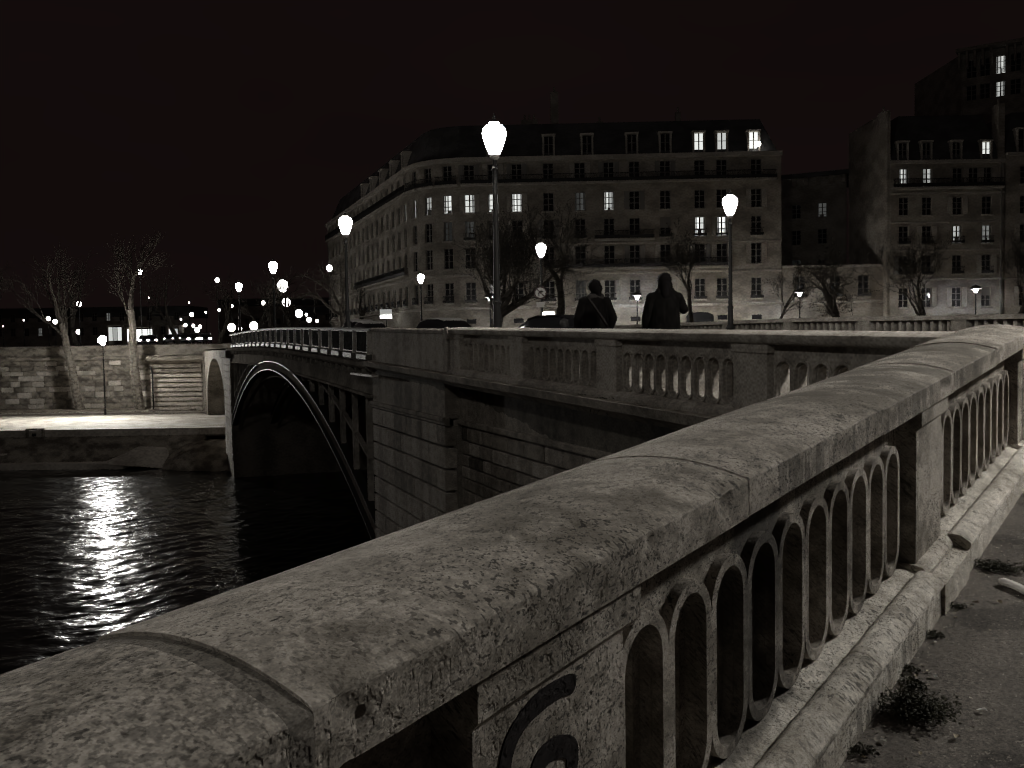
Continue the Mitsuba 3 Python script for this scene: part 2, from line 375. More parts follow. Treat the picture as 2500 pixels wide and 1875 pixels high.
for i, (s0, s1, dh, lab) in enumerate([(-1.7, -0.158, 0.004, None), (-0.112, 1.497, 0.0, 'domed coping stone with a broken corner and chipped edge'), (1.503, 2.947, -0.002, None), (2.953, 4.395, 0.003, 'domed coping stone streaked with dark moss'), (4.401, 5.777, 0.0, None), (5.783, 7.62, -0.006, None)]):
    put('coping_stone', mapped(coping(s0, s1, 0.011 if i < 3 else 0.02, rough=0.0009, seed=i, chips=chips, dh=dh), ramp), 'm_ramp_stone', rb, 24, **({'label': lab} if lab else {}))
put('mortar_joint', mapped(coping(-0.1585, -0.1115, 0.01, rough=0.001, seed=11, dh=0.006), ramp), 'm_mortar', rb, 45, label='wide dark mortar joint between two coping stones')

PIL = [(-3.13, -2.56), (0.296, 0.866), (3.75, 4.324), (7.18, 7.75)]
for i, (s0, s1) in enumerate(PIL):
    body = fine_box(s0, s1, -0.51, -0.05, 0.1135, 0.93, 0.035 if i in (1, 2) else 0.2, 0.0016, i)
    pk = put('pilaster', mapped(body, ramp), 'm_ramp_stone', rb, 40)
    cap = strip_section([(-0.50, 0.1135), (-0.022, 0.1135), (-0.022, 0.196), (-0.048, 0.222), (-0.50, 0.222)], s0 - 0.012, s1 + 0.03, 0.03)
    put('cap_band', mapped(rough_up(cap, 0.0012, 30, 3), ramp), 'm_ramp_stone', pk, 30)
    foot = strip_section([(-0.49, 0.868), (-0.049, 0.868), (-0.012, 0.878), (0.012, 0.905), (0.012, 0.925), (0.088, 0.945), (0.088, 1.14), (-0.49, 1.14)], s0 - 0.02, s1 + 0.02, 0.04)
    put('foot_block', mapped(rough_up(foot, 0.002, 22, 4), ramp), 'm_ramp_stone_pale', pk, 30)
    if i == 1:
        def stroke(pts, w):
            t = np.linspace(0, 1, len(pts)); q = np.array(pts)
            from scipy.interpolate import CubicSpline
            c = CubicSpline(t, q)(np.linspace(0, 1, 60))
            wob = [Point(x, y).buffer(w * (0.92 + 0.16 * meshkit.noise(np.array([[x * 40, y * 40, 0.3]]))[0])) for x, y in c]
            return unary_union([unary_union([wob[j], wob[j + 1]]).convex_hull for j in range(59)])
        g = unary_union([stroke([(0.632, 0.262), (0.57, 0.253), (0.49, 0.258), (0.425, 0.285), (0.393, 0.35), (0.388, 0.47), (0.40, 0.58), (0.45, 0.65), (0.53, 0.665), (0.60, 0.63)], 0.021),
                         stroke([(0.512, 0.405), (0.512, 0.376), (0.56, 0.37), (0.615, 0.388), (0.636, 0.42), (0.622, 0.475), (0.598, 0.535), (0.56, 0.60)], 0.023)])
        put('graffiti', mapped(layer(g.simplify(0.0008), -0.0505, -0.0472), ramp), 'm_paint_black', pk, label='black sprayed graffiti stroke curling down the pilaster')
for i in range(3):
    s0, s1 = PIL[i][1] + 0.0, PIL[i + 1][0] - 0.0
    put('pierced_panel', mapped(arcade(s0 + 0.002, s1 - 0.002, 10, 0.2745), ramp), 'm_ramp_stone', rb, 40)
    sill = strip_section([(-0.45, 0.876), (-0.125, 0.876), (-0.04, 0.905), (-0.04, 1.14), (-0.45, 1.14)], s0 + 0.021, s1 - 0.021, 0.05)
    put('sill_course', mapped(rough_up(sill, 0.0018, 20, 5), ramp), 'm_ramp_stone_pale', rb, 30)
    base = strip_section([(-0.039, 0.955), (0.07, 0.955), (0.074, 1.14), (-0.039, 1.14)], s0 + 0.021, s1 - 0.021, 0.05)
    put('base_course', mapped(rough_up(base, 0.003, 14, 6), ramp), 'm_ramp_stone_pale', rb, 30)
    mid = s0 + 0.585 * (s1 - s0)
    for j, (a0, a1) in enumerate(((s0 + 0.025, mid - 0.003), (mid + 0.003, s1 - 0.105))):
        slab = strip_section([(-0.037, 0.953), (-0.037, 0.897), (-0.022, 0.872), (0.0, 0.863), (0.045, 0.866), (0.084, 0.893), (0.096, 0.906), (0.097, 0.925), (0.074, 0.953)], a0, a1, 0.018)
        put('plinth_roll', mapped(rough_up(slab, 0.005, 19, 7 + j), ramp), 'm_ramp_stone_pale', rb, 35)

# ---- ground of the ramp and of the bank beside it
def sheet(fn, x, y):
    xs, ys = np.meshgrid(x, y, indexing='ij')
    v = fn(np.stack([xs.ravel(), ys.ravel(), 0 * xs.ravel()], 1))
    i, j = np.meshgrid(np.arange(len(x) - 1), np.arange(len(y) - 1), indexing='ij')
    k = len(y)
    q = np.stack([i * k + j, (i + 1) * k + j, (i + 1) * k + j + 1, i * k + j + 1], -1).reshape(-1, 4)
    return trimesh.Trimesh(v, np.vstack([q[:, [0, 1, 2]], q[:, [0, 2, 3]]]), process=False)

def ramp_ground(v):
    s, n = v[:, 0], v[:, 1]
    hh = 1.09 + 0.006 * (meshkit.fbm(np.stack([s * 3, n * 3, 0 * s], 1), 3) - 0.5)
    return ramp(np.stack([s, n, hh], 1))
struct('ramp_pavement', sheet(ramp_ground, np.linspace(-14, 7.9, 220), np.linspace(-0.4, 9, 95)), 'm_asphalt', 'rough dark asphalt pavement sloping up beside the balustrade', True)
# ------------------------------------------------------------------ the bridge: masonry abutment, steel arch, deck
br = thing('bridge', 'road bridge with one big steel arch between a masonry abutment and a far pier', 'bridge')
def bmap(mesh):
    return mapped(mesh, bridge)
# deck with pavement and roadway (follows the bridge's hump)
def deck_sheet(b0, b1, dz, a0=-6.0, a1=128.0):
    def fn(v):
        w = v.copy(); w[:, 2] = ztop(v[:, 0]) - 1.02 + dz
        return bridge(w)
    return sheet(fn, np.arange(a0, a1, 0.8), np.linspace(b0, b1, 4))
struct('bridge_pavement', deck_sheet(0.3, 3.0, 0.0), 'm_asphalt', 'pavement along the river side of the bridge', True)
struct('bridge_road', deck_sheet(3.0, 11.8, -0.13), 'm_asphalt', 'asphalt roadway over the bridge', True)
struct('opposite_pavement', deck_sheet(11.8, 15.5, 0.0), 'm_asphalt', 'pavement along the other side of the bridge', True)
def prism(a0, a1, pts, step=1.0):
    """pts: (b, height below ztop) outline swept along the bridge."""
    m = strip_section([(-b, h) for b, h in pts], a0, a1, step)
    return mapped(m, bridge_h)
for b in (3.0, 11.68):
    put('kerb', prism(-6, 128, [(b, 1.012), (b + 0.12, 1.012), (b + 0.12, 1.3), (b, 1.3)]), 'm_bridge_stone', br)

# masonry core of the near abutment
core = cat(bmap(bx(-6, 19.95, 0.52, 14, -9.2, -0.2)), bmap(bx(19.98, 26.86, 0.24, 14, -9.2, -0.2)))
put('abutment_core', core, 'm_bridge_stone_dark', br)
def frieze(a0, a1, b0, zlow):
    aa = np.linspace(a0, a1, max(2, int((a1 - a0) / 1.0)))
    lo = np.stack([aa, 0 * aa + b0, 0 * aa + zlow], 1); hi = np.stack([aa, 0 * aa + b0, ztop(aa) - 1.2], 1)
    lo2, hi2 = lo + [0, 0.5, 0], hi + [0, 0.5, 0]
    v = np.vstack([lo, hi, hi2, lo2]); n = len(aa); i = np.arange(n - 1)
    q = np.vstack([np.stack([i + k * n, i + 1 + k * n, i + 1 + ((k + 1) % 4) * n, i + ((k + 1) % 4) * n], 1) for k in range(4)] + [np.array([[0, n, 2 * n, 3 * n], [n - 1, 2 * n - 1, 3 * n - 1, 4 * n - 1]])])
    return bmap(trimesh.Trimesh(v, np.vstack([q[:, [0, 1, 2]], q[:, [0, 2, 3]]]), process=False))
put('frieze', frieze(-6, 19.95, 0.36, -0.22), 'm_bridge_stone_dark', br)
put('frieze', frieze(19.95, 26.9, 0.02, -0.16), 'm_bridge_stone_dark', br)
# shade under the cornice, painted as a dark strip on the frieze
def shade_strip(a0, a1, b0):
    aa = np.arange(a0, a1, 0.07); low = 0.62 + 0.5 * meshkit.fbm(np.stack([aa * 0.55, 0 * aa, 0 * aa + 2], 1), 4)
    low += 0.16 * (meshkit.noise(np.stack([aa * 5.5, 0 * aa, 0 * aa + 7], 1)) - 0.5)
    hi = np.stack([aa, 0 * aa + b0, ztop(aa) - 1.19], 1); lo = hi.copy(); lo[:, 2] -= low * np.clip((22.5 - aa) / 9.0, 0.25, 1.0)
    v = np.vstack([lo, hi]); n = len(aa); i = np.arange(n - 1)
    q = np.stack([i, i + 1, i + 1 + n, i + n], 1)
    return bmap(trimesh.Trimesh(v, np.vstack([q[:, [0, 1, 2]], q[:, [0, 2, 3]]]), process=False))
put('cornice_shade', shade_strip(2.0, 19.94, 0.3545), 'm_dark_stone_and_shade', br, label='dark strip painted as the shade under the bridge cornice')
put('cornice_shade', shade_strip(19.96, 26.8, 0.0145), 'm_dark_stone_and_shade', br, label='dark strip painted as the shade under the cornice of the corner block')
# cornice under the balustrade
put('cornice', prism(-6, 27.2, [(-0.24, 0.985), (0.3, 0.985), (0.3, 1.26), (0.06, 1.26), (-0.02, 1.19), (-0.2, 1.12)]), 'm_bridge_stone_dark', br)
# string courses
sc = strip_section([(0.07, 0), (0.07, 0.09), (0.03, 0.12), (0.03, 0.17), (-0.1, 0.2), (-0.1, -0.02)], 19.88, 26.95)
v = np.array(sc.vertices); sc = trimesh.Trimesh(np.stack([v[:, 0], -v[:, 1], -0.13 - v[:, 2]], 1), sc.faces, process=False)
put('string_course', bmap(sc), 'm_bridge_stone_dark', br)
sc2 = bx(-4, 19.94, 0.29, 0.45, -0.30, -0.17, 0.02)
put('string_course', bmap(sc2), 'm_bridge_stone_dark', br)
# rusticated ashlar at the corner: every block with its own edges, deep horizontal joints
zs = -0.335
stones = 0
for r in range(17):
    z1, z0 = zs - 0.513 * r, zs - 0.513 * (r + 1) + 0.055
    a = 19.96 + (0.0 if r % 2 else 0.62)
    cuts = [19.96] + [x for x in np.arange(a + (0 if r % 2 == 0 else 1.28), 26.5, 1.28)] + [26.9]
    for c0, c1 in zip(cuts[:-1], cuts[1:]):
        o = rng.uniform(-0.008, 0.008)
        put('ashlar_stone', bmap(bx(c0 + 0.003, c1 - 0.003, 0.0 + o, 0.3, z0, z1, 0.018)), 'm_bridge_stone' if rng.random() < 0.8 else 'm_bridge_stone_dark', br); stones += 1
# coursed smaller masonry in the recessed wall
zz = -0.31; row = 0
while zz > -4.6:
    hgt = rng.choice([0.27, 0.31, 0.35]); a = 19.93
    while a > 5.5:
        w = rng.uniform(0.42, 1.0)
        a0 = max(a - w, 5.0)
        o = rng.uniform(-0.014, 0.016)
        put('wall_stone', bmap(bx(a0 + 0.014, a - 0.014, 0.375 + o, 0.6, zz - hgt + 0.017, zz - 0.017, 0.02)), ['m_bridge_stone', 'm_bridge_stone_dark', 'm_bridge_stone_dark', 'm_dark_stone_and_shade'][rng.choice(4, p=[0.3, 0.32, 0.28, 0.1])], br); stones += 1
        a = a0
    zz -= hgt; row += 1

# ---- steel arch span
A0, A1, ACR, ZCR = 26.95, 71.6, 49.3, 0.27
def zin(a):
    return ZCR - 4.75 * ((np.asarray(a) - ACR) / 22.4) ** 2
aa = np.linspace(A0, A1, 90)
def ribbon(f_lo, f_hi, b0, b1, a=aa):
    k = len(a); lo, hi = f_lo(a), f_hi(a)
    v = np.vstack([np.stack([a, 0 * a + b, z], 1) for b, z in ((b0, lo), (b0, hi), (b1, hi), (b1, lo))]); i = np.arange(k - 1)
    q = np.vstack([np.stack([i + j * k, i + 1 + j * k, i + 1 + ((j + 1) % 4) * k, i + ((j + 1) % 4) * k], 1) for j in range(4)])
    return bmap(trimesh.Trimesh(v, np.vstack([q[:, [0, 1, 2]], q[:, [0, 2, 3]], [[0, k, 2 * k], [0, 2 * k, 3 * k]], [[k - 1, 3 * k - 1, 2 * k - 1], [k - 1, 4 * k - 1, 3 * k - 1]]]), process=False))
dep = lambda a: 0.40 + 0.25 * np.abs((np.asarray(a) - ACR) / 22.4)
for j, b in enumerate((0.12, 2.9, 5.8, 8.7, 11.6, 14.2)):
    rk = put('arch_rib', ribbon(zin, lambda a: zin(a) + dep(a), b, b + 0.05), 'm_iron_painted', br)
    put('flange', ribbon(lambda a: zin(a) - 0.035, lambda a: zin(a) + 0.012, b - 0.16, b + 0.2), 'm_iron', rk)
    put('flange', ribbon(lambda a: zin(a) + dep(a) - 0.01, lambda a: zin(a) + dep(a) + 0.03, b - 0.13, b + 0.18), 'm_iron', rk)
    if j < 2:
        put('lower_chord', ribbon(lambda a: zin(a) - 0.42, lambda a: zin(a) - 0.36, b + 0.3, b + 0.5), 'm_iron_painted', rk)
zb = lambda a: ztop(a) - 1.95 - 0.12
put('spandrel_chord', ribbon(lambda a: zin(a) + dep(a) + 0.10 + 0.055 * np.abs(a - ACR), lambda a: zin(a) + dep(a) + 0.2 + 0.055 * np.abs(a - ACR), 0.14, 0.3), 'm_iron_painted', br)
for a in np.arange(28.15, 71, 2.0):
    lo = float(zin(a) + dep(a)) - 0.05; hi = float(zb(a)) + 0.1
    if hi - lo > 0.25:
        put('spandrel_post', bmap(bx(a - 0.07, a + 0.07, 0.1, 0.28, lo, hi)), 'm_iron_painted', br)
put('edge_beam', ribbon(lambda a: zb(a), lambda a: ztop(a) - 1.30, 0.06, 0.2), 'm_iron_painted', br)
put('beam_flange', ribbon(lambda a: zb(a) - 0.05, lambda a: zb(a) + 0.03, -0.06, 0.3), 'm_iron_painted', br)
put('deck_edge', prism(A0, A1, [(-0.2, 1.03), (0.4, 1.03), (0.4, 1.3), (-0.02, 1.3), (-0.1, 1.2), (-0.2, 1.16)]), 'm_iron_painted', br)
put('deck_slab', prism(A0 - 0.5, 125, [(0.4, 1.18), (14.6, 1.18), (14.6, 1.55), (0.4, 1.55)], 2.0), 'm_bridge_stone_dark', br)
dent = [bmap(bx(a - 0.11, a + 0.11, -0.12, 0.08, float(ztop(a)) - 1.50, float(ztop(a)) - 1.29)) for a in np.arange(27.6, 71.2, 1.0)]
for d_ in dent:
    put('bracket', d_, 'm_iron_painted', br)
put('cable_tray', bmap(bx(25.6, 28.4, -0.32, -0.12, 0.62, 0.68)), 'm_iron_pale_lit', br)

# ---- far pier with its masonry arch over the quay
def pier_wall():
    p = Polygon([(71.5, -9.5), (71.5, float(ztop(71.5)) - 1.15), (101, float(ztop(101)) - 1.15), (101, -9.5), (98, -9.5), (98, -4.2)] +
                [(87.5 + 10.5 * math.cos(t), -4.2 + 4.6 * math.sin(t)) for t in np.linspace(0, math.pi, 24)] + [(77.0, -9.5)])
    e = extrude(p, 14.0)
    v = np.array(e.vertices)
    return trimesh.Trimesh(np.stack([v[:, 0], v[:, 2], v[:, 1]], 1), e.faces[:, ::-1], process=False)
pw = put('pier', bmap(pier_wall()), 'm_bridge_stone_dark', br)
for r in range(15):
    z1 = 0.55 - 0.513 * r
    put('course', bmap(bx(71.38, 76.95, -0.09, 0.05, z1 - 0.47, z1, 0.03)), 'm_bridge_stone', pw)
cone = trimesh.creation.cone(radius=1.0, height=1.0, sections=40)
put('pier_capital', bmap(bx(71.2, 77.3, -0.4, 0.2, 0.62, 1.2, 0.06)), 'm_bridge_stone_dark', pw)
cut = lathe([(0.01, -9.2), (4.4, -9.2), (4.1, -8.5), (3.4, -7.7), (2.4, -7.0), (1.5, -6.75), (0.01, -6.65)], 36)
cut.vertices[:, 0] *= 1.15
cut.apply_translation((-24.6, 77.0, 0.35))
put('cutwater', rough_up(cut, 0.06, 1.5, 3), 'm_quay_wall', pw, 30, label='rounded dark masonry cutwater at the foot of the pier')

# ------------------------------------------------------------------ stone balustrade on the bridge
bb = thing('bridge_balustrade', 'grey stone balustrade with pierced arches on the river side of the bridge', 'balustrade')
BP = [(8.42, 9.05), (11.9, 12.53), (15.42, 16.05), (18.95, 19.6)]
edges = [5.35] + [x for p in BP for x in p]
for i, (a0, a1) in enumerate(BP):
    pk = put('pilaster', mapped(bx(a0, a1, -0.51, -0.05, 0.1135, 0.99, 0.01), bridge_h), 'm_bridge_stone', bb)
    put('cap_band', mapped(bx(a0 - 0.02, a1 + 0.02, -0.53, -0.03, 0.1135, 0.215, 0.012), bridge_h), 'm_bridge_stone', pk)
    s0 = 5.3 if i == 0 else BP[i - 1][1]
    n_op = 10 if i == 0 else 9
    put('pierced_panel', mapped(arcade(s0, a0, n_op, 0.3065, q=9, inner=0.64, rim=0.78, planes=(-0.125, -0.148, -0.172, -0.252, -0.276, -0.298)), bridge_h), 'm_bridge_stone', bb, 40)
put('base_course', prism(5.3, 19.6, [(0.03, 0.885), (0.09, 0.865), (0.5, 0.865), (0.56, 0.9), (0.56, 0.99), (-0.02, 0.99), (-0.02, 0.93)], 0.9), 'm_bridge_stone', bb)
cs_ = [5.98, 7.7, 9.35, 11.2, 13.0, 14.7, 16.5, 18.2, 19.75]
for c0, c1 in zip(cs_[:-1], cs_[1:]):
    put('coping_stone', mapped(coping(c0 + 0.003, c1 - 0.003, 0.12, rough=0.0015, cave=True, seed=int(c0), n_front=4, n_top=14), bridge_h), 'm_bridge_stone', bb, 45)
eb = put('end_block', mapped(bx(19.75, 26.95, -0.52, -0.03, 0.10, 0.99, 0.02), bridge_h), 'm_bridge_stone', bb, label='long plain stone block ending the balustrade before the iron railing')
v = strip_section([(0.0, 0.10), (0.0, 0.03), (-0.03, -0.005), (-0.53, -0.005), (-0.56, 0.03), (-0.56, 0.10)], 19.7, 27.0, 0.5)
put('coping_slab', mapped(v, bridge_h), 'm_bridge_stone_dark', eb)
sv = lathe([(0.01, -0.05), (0.14, -0.05), (0.16, 0.0), (0.14, 0.05), (0.01, 0.05)], 18)
sv.apply_transform(trimesh.transformations.rotation_matrix(math.pi / 2, [1, 0, 0]))
sv.apply_translation((19.72, -0.03, 0.10))
put('scroll', mapped(sv, bridge_h), 'm_bridge_stone', eb)

# ------------------------------------------------------------------ iron railing over the arch
ir = thing('iron_railing', 'cast iron railing of upright panels along the edge of the steel span, lamplight painted on its frames', 'railing')
for k, a in enumerate(np.arange(27.15, 70.6, 2.0)):
    a1 = a + 2.0
    z = float(ztop(a + 1.0)) - 0.0; sl = float(ztop(a1 - 0.2) - ztop(a + 0.2)) / 1.6
    def tilt(mesh):
        w = np.array(mesh.vertices); w[:, 2] += z + sl * (w[:, 0] - (a + 1.0)); return bridge(w)
    def pp(name, mesh, mt, parent):
        return put(name, trimesh.Trimesh(tilt(mesh), mesh.faces, process=False), mt, parent)
    post = pp('post', bx(a1 - 0.16, a1 + 0.16, 0.16, 0.32, -1.0, -0.09), 'm_iron', ir)
    fr = cat(bx(a + 0.16, a + 0.182, -0.03, 0.16, -1.02, -0.14), bx(a1 - 0.19, a1 - 0.16, 0.02, 0.14, -1.02, -0.14), bx(a + 0.183, a1 - 0.191, -0.0, 0.14, -0.165, -0.14), bx(a + 0.183, a1 - 0.191, 0.0, 0.14, -0.80, -0.775))
    pk = pp('panel_frame', fr, 'm_iron_pale_lit', ir)
    pp('foot_plate', bx(a + 0.15, a1 - 0.5, -0.08, 0.15, -1.03, -0.83, 0.03), 'm_rail', pk)
    bars = cat(*[bx(x - 0.011, x + 0.011, 0.035, 0.057, -0.774, -0.166) for x in np.arange(a + 0.25, a1 - 0.22, 0.085)])
    k2 = pp('bars', bars, 'm_bar', pk)
put('top_rail', prism(A0 - 0.05, 71.4, [(-0.05, 0.0), (0.19, 0.0), (0.22, 0.04), (0.19, 0.09), (-0.05, 0.09), (-0.07, 0.04)]), 'm_iron', ir)

# ------------------------------------------------------------------ balustrade on the other side of the bridge
ob = thing('opposite_balustrade', 'long stone balustrade on the far side of the roadway, light showing between its balusters', 'balustrade')
def oprism(a0, a1, pts, step=1.0):
    m = strip_section([(b, h) for b, h in pts], a0, a1, step); v = np.array(m.vertices)
    return bmap(trimesh.Trimesh(np.stack([v[:, 0], v[:, 1], zopp(v[:, 0]) - v[:, 2]], 1), m.faces, process=False))
for a0 in np.arange(11.2, 62, 3.5):
    put('pilaster', oprism(a0, a0 + 0.5, [(14.02, 0.12), (14.48, 0.12), (14.48, 1.2), (14.02, 1.2)], 0.5), 'm_bridge_stone', ob)
    for a in np.arange(a0 + 0.5 + 0.16, a0 + 3.45, 0.29):
        zt = float(zopp(a))
        put('baluster', bmap(bx(a - 0.055, a + 0.055, 14.12, 14.38, zt - 1.0, zt - 0.13)), 'm_bridge_stone', ob)
put('base_course', oprism(6, 63, [(13.98, 0.98), (14.52, 0.98), (14.52, 1.3), (13.98, 1.3)]), 'm_bridge_stone', ob)
put('coping', oprism(6, 63, [(13.95, 0.04), (14.1, 0.0), (14.4, 0.0), (14.55, 0.04), (14.55, 0.13), (13.95, 0.13)]), 'm_bridge_stone', ob)
# ------------------------------------------------------------------ river
WZ = -8.4
def waves(x, y):
    h = 0 * x
    r = np.random.default_rng(3)
    for lam, slope, n in ((3.6, 0.024, 7), (1.7, 0.04, 9), (0.9, 0.055, 10), (0.5, 0.05, 9)):
        for _ in range(n):
            th = r.normal(1.75, 0.85); k = 2 * math.pi / (lam * r.uniform(0.75, 1.35))
            amp = slope / k * math.sqrt(2.0 / n)
            wx = x + 0.9 * np.sin(0.31 * y + 0.17 * x + r.uniform(0, 6)); wy = y + 0.9 * np.sin(0.27 * x + r.uniform(0, 6))
            h += amp * np.cos(k * (math.cos(th) * wx + math.sin(th) * wy) + r.uniform(0, 6.28))
    g = 0.55 + 0.9 * meshkit.fbm(np.stack([x * 0.16, y * 0.11, 0 * x], -1), 3)
    return h * g
def water_patch(x, y):
    def fn(v):
        return np.stack([v[:, 0], v[:, 1], WZ + waves(v[:, 0], v[:, 1])], 1)
    return sheet(fn, x, y)
struct('river', cat(water_patch(np.arange(-46, 4.01, 0.11), np.arange(22, 79, 0.11)), water_patch(np.arange(-130, -45.9, 1.0), np.arange(22, 79, 0.5)),
                    water_patch(np.arange(-130, 4.1, 2.0), np.arange(-60, 22.1, 1.0)), water_patch(np.arange(4.0, 80, 2.0), np.arange(-60, 140, 2.0))), 'm_water', 'dark rippled river water mirroring the quay lamp', True)

# ------------------------------------------------------------------ far quay
QZ = -5.5
struct('quay_road', bx(-190, -18, 78.0, 97.0, QZ - 0.6, QZ), 'm_quay_road', 'pale lower quay road along the far bank')
struct('quay_verge', bx(-190, -18, 97.0, 106.0, QZ - 0.6, QZ + 0.12), 'm_soil', 'dark strip of soil at the foot of the quay wall')
qk = thing('quay_edge', 'pale stone edging along the lower quay above the dark river bank', 'kerb')
for i, x in enumerate(np.arange(-74, -24, 2.5)):
    put('edging_stone', bx(x + 0.01, x + 2.49, 77.55, 78.3, QZ - 0.45, QZ + 0.16, 0.04), 'm_quay_edge', qk)
put('edging', bx(-190, -74, 77.55, 78.3, QZ - 0.45, QZ + 0.16), 'm_quay_edge', qk)
kerb2 = thing('quay_kerb', 'low pale kerb between the quay road and the planted strip', 'kerb')
for i, x in enumerate(np.arange(-74, -24, 2.5)):
    put('kerb_stone', bx(x + 0.01, x + 2.49, 96.6, 97.0, QZ - 0.2, QZ + 0.22, 0.04), 'm_quay_edge', kerb2)
put('kerb_run', bx(-190, -74, 96.6, 97.0, QZ - 0.2, QZ + 0.22), 'm_quay_edge', kerb2)
v = strip_section([(78.0, QZ - 0.46), (78.0, -9.5), (76.4, -9.5), (76.4, -7.9), (77.45, QZ - 0.46)], -190, -26, 3)
bank = trimesh.Trimesh(np.array(v.vertices), v.faces, process=False)
struct('river_bank', bank, 'm_quay_wall', 'dark masonry bank below the quay road')
lg = thing('landing_ledge', 'narrow pale stone ledge along the waterline of the far bank', 'ledge')
for x in np.arange(-74, -34, 3.0):
    put('ledge_stone', bx(x + 0.01, x + 2.99, 75.2, 76.5, -8.05 - 0.5, -7.93, 0.04), 'm_quay_edge', lg)
put('ledge_run', bx(-190, -74, 75.2, 76.5, -8.6, -7.93), 'm_quay_edge', lg)
put('step_block', bx(-47.5, -42.6, 76.0, 77.0, -7.95, -7.30, 0.03), 'm_quay_wall', lg)
put('step_slab', bx(-47.7, -42.3, 75.9, 77.1, -7.30, -7.18, 0.03), 'm_quay_edge', lg)
rv = trimesh.convex.convex_hull(np.array([(-33.8, 75.0, -7.95), (-28.2, 74.6, -8.4), (-33.8, 76.6, -7.9), (-30.8, 77.4, -6.55), (-29.2, 77.4, -6.6), (-28.2, 75.6, -8.3), (-32.2, 76.9, -7.25), (-33.8, 77.2, -7.9)]))
v_, f_ = trimesh.remesh.subdivide_to_size(rv.vertices, rv.faces, 0.6)
rt = thing('concrete_apron', 'pale sloping concrete apron beside the cutwater of the bridge pier', 'slope')
put('slab', rough_up(trimesh.Trimesh(v_, f_), 0.05, 1.6, 8), 'm_quay_edge', rt, 30)
hatch = thing('road_drain', 'small dark opening in the quay road edging', 'drain')
put('frame', cat(bx(-41.0, -40.85, 77.3, 77.56, QZ - 0.45, QZ + 0.2), bx(-39.65, -39.5, 77.3, 77.56, QZ - 0.45, QZ + 0.2), bx(-41.0, -39.5, 77.3, 77.56, QZ + 0.2, QZ + 0.32)), 'm_quay_wall', hatch)
put('pipe', bx(-40.5, -40.2, 77.3, 77.54, QZ - 0.35, QZ - 0.1, 0.04), 'm_iron', hatch)

# retaining wall with rubble face: rough stones built one by one near the lamp, the rest in the material
qw = thing('quay_wall', 'tall stone retaining wall behind the far quay, brightly lit by the quay lamp', 'wall')
put('wall_body', bx(-190, -38.85, 105.3, 108, QZ - 0.5, 0.3), 'm_quay_wall', qw)
zq = QZ + 0.1; cnt = 0
while zq < -0.05:
    h = rng.uniform(0.5, 0.72); x = -64.0 + rng.uniform(0, 0.6)
    h = min(h, 0.06 - zq)
    while x < -39.2:
        w = rng.uniform(0.8, 1.7); x1 = min(x + w, -39.0)
        if x1 - x > 0.2 and h > 0.15:
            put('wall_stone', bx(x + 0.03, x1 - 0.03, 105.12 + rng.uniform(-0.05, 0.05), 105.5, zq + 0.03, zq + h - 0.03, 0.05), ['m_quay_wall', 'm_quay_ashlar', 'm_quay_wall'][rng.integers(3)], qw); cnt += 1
        x = x1
    zq += h
put('cornice', bx(-190, -38.8, 104.75, 106, 0.1, 0.55, 0.05), 'm_quay_wall', qw)
put('parapet', bx(-190, -32, 105.3, 105.8, 0.55, 1.55), 'm_quay_wall', qw)
put('parapet_coping', bx(-190, -32, 105.2, 105.9, 1.55, 1.72), 'm_quay_wall', qw)
qa = thing('quay_abutment', 'pale banded ashlar abutment of the bridge beside the quay, fully lit', 'abutment')
put('core', bx(-38.9, -30.0, 99.3, 108, QZ - 0.5, 0.0), 'm_quay_wall', qa)
for r in range(10):
    z0 = QZ + 0.13 + 0.51 * r
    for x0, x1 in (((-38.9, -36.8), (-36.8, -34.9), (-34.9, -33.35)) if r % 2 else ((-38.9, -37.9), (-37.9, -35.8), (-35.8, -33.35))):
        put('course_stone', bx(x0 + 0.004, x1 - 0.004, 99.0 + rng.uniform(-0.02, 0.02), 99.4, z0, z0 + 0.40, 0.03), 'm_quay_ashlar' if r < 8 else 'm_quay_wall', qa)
put('pipe', tube([(-38.55, 98.8, QZ), (-38.55, 98.8, -1.2), (-38.75, 98.9, -0.6)], 0.09, 8), 'm_iron', qa)
put('corner_quoin', bx(-33.05, -32.55, 98.4, 99.6, QZ - 0.1, 0.1, 0.05), 'm_quay_edge', qa, label='bright rounded edge of the abutment')
put('cap', bx(-39.2, -32.2, 98.7, 108, 0.0, 0.5, 0.05), 'm_quay_wall', qa)
put('step', bx(-38.6, -34.0, 97.6, 99.0, QZ - 0.1, QZ + 0.35, 0.05), 'm_quay_wall', qa)
struct('island_ground', cat(bx(-400, 400, 106, 700, -1.0, 0.75), bx(14, 400, 64, 106.01, -1.0, 0.74)), 'm_soil', 'dark ground of the streets behind the quay')
struct('island_street', bx(-90, 90, 108, 120, 0.7, 0.9), 'm_asphalt', 'street along the far quay')
struct('near_bank', bx(4.6, 120, -60, 9.0, -9.5, -1.2), 'm_quay_wall', 'bank under the ramp')

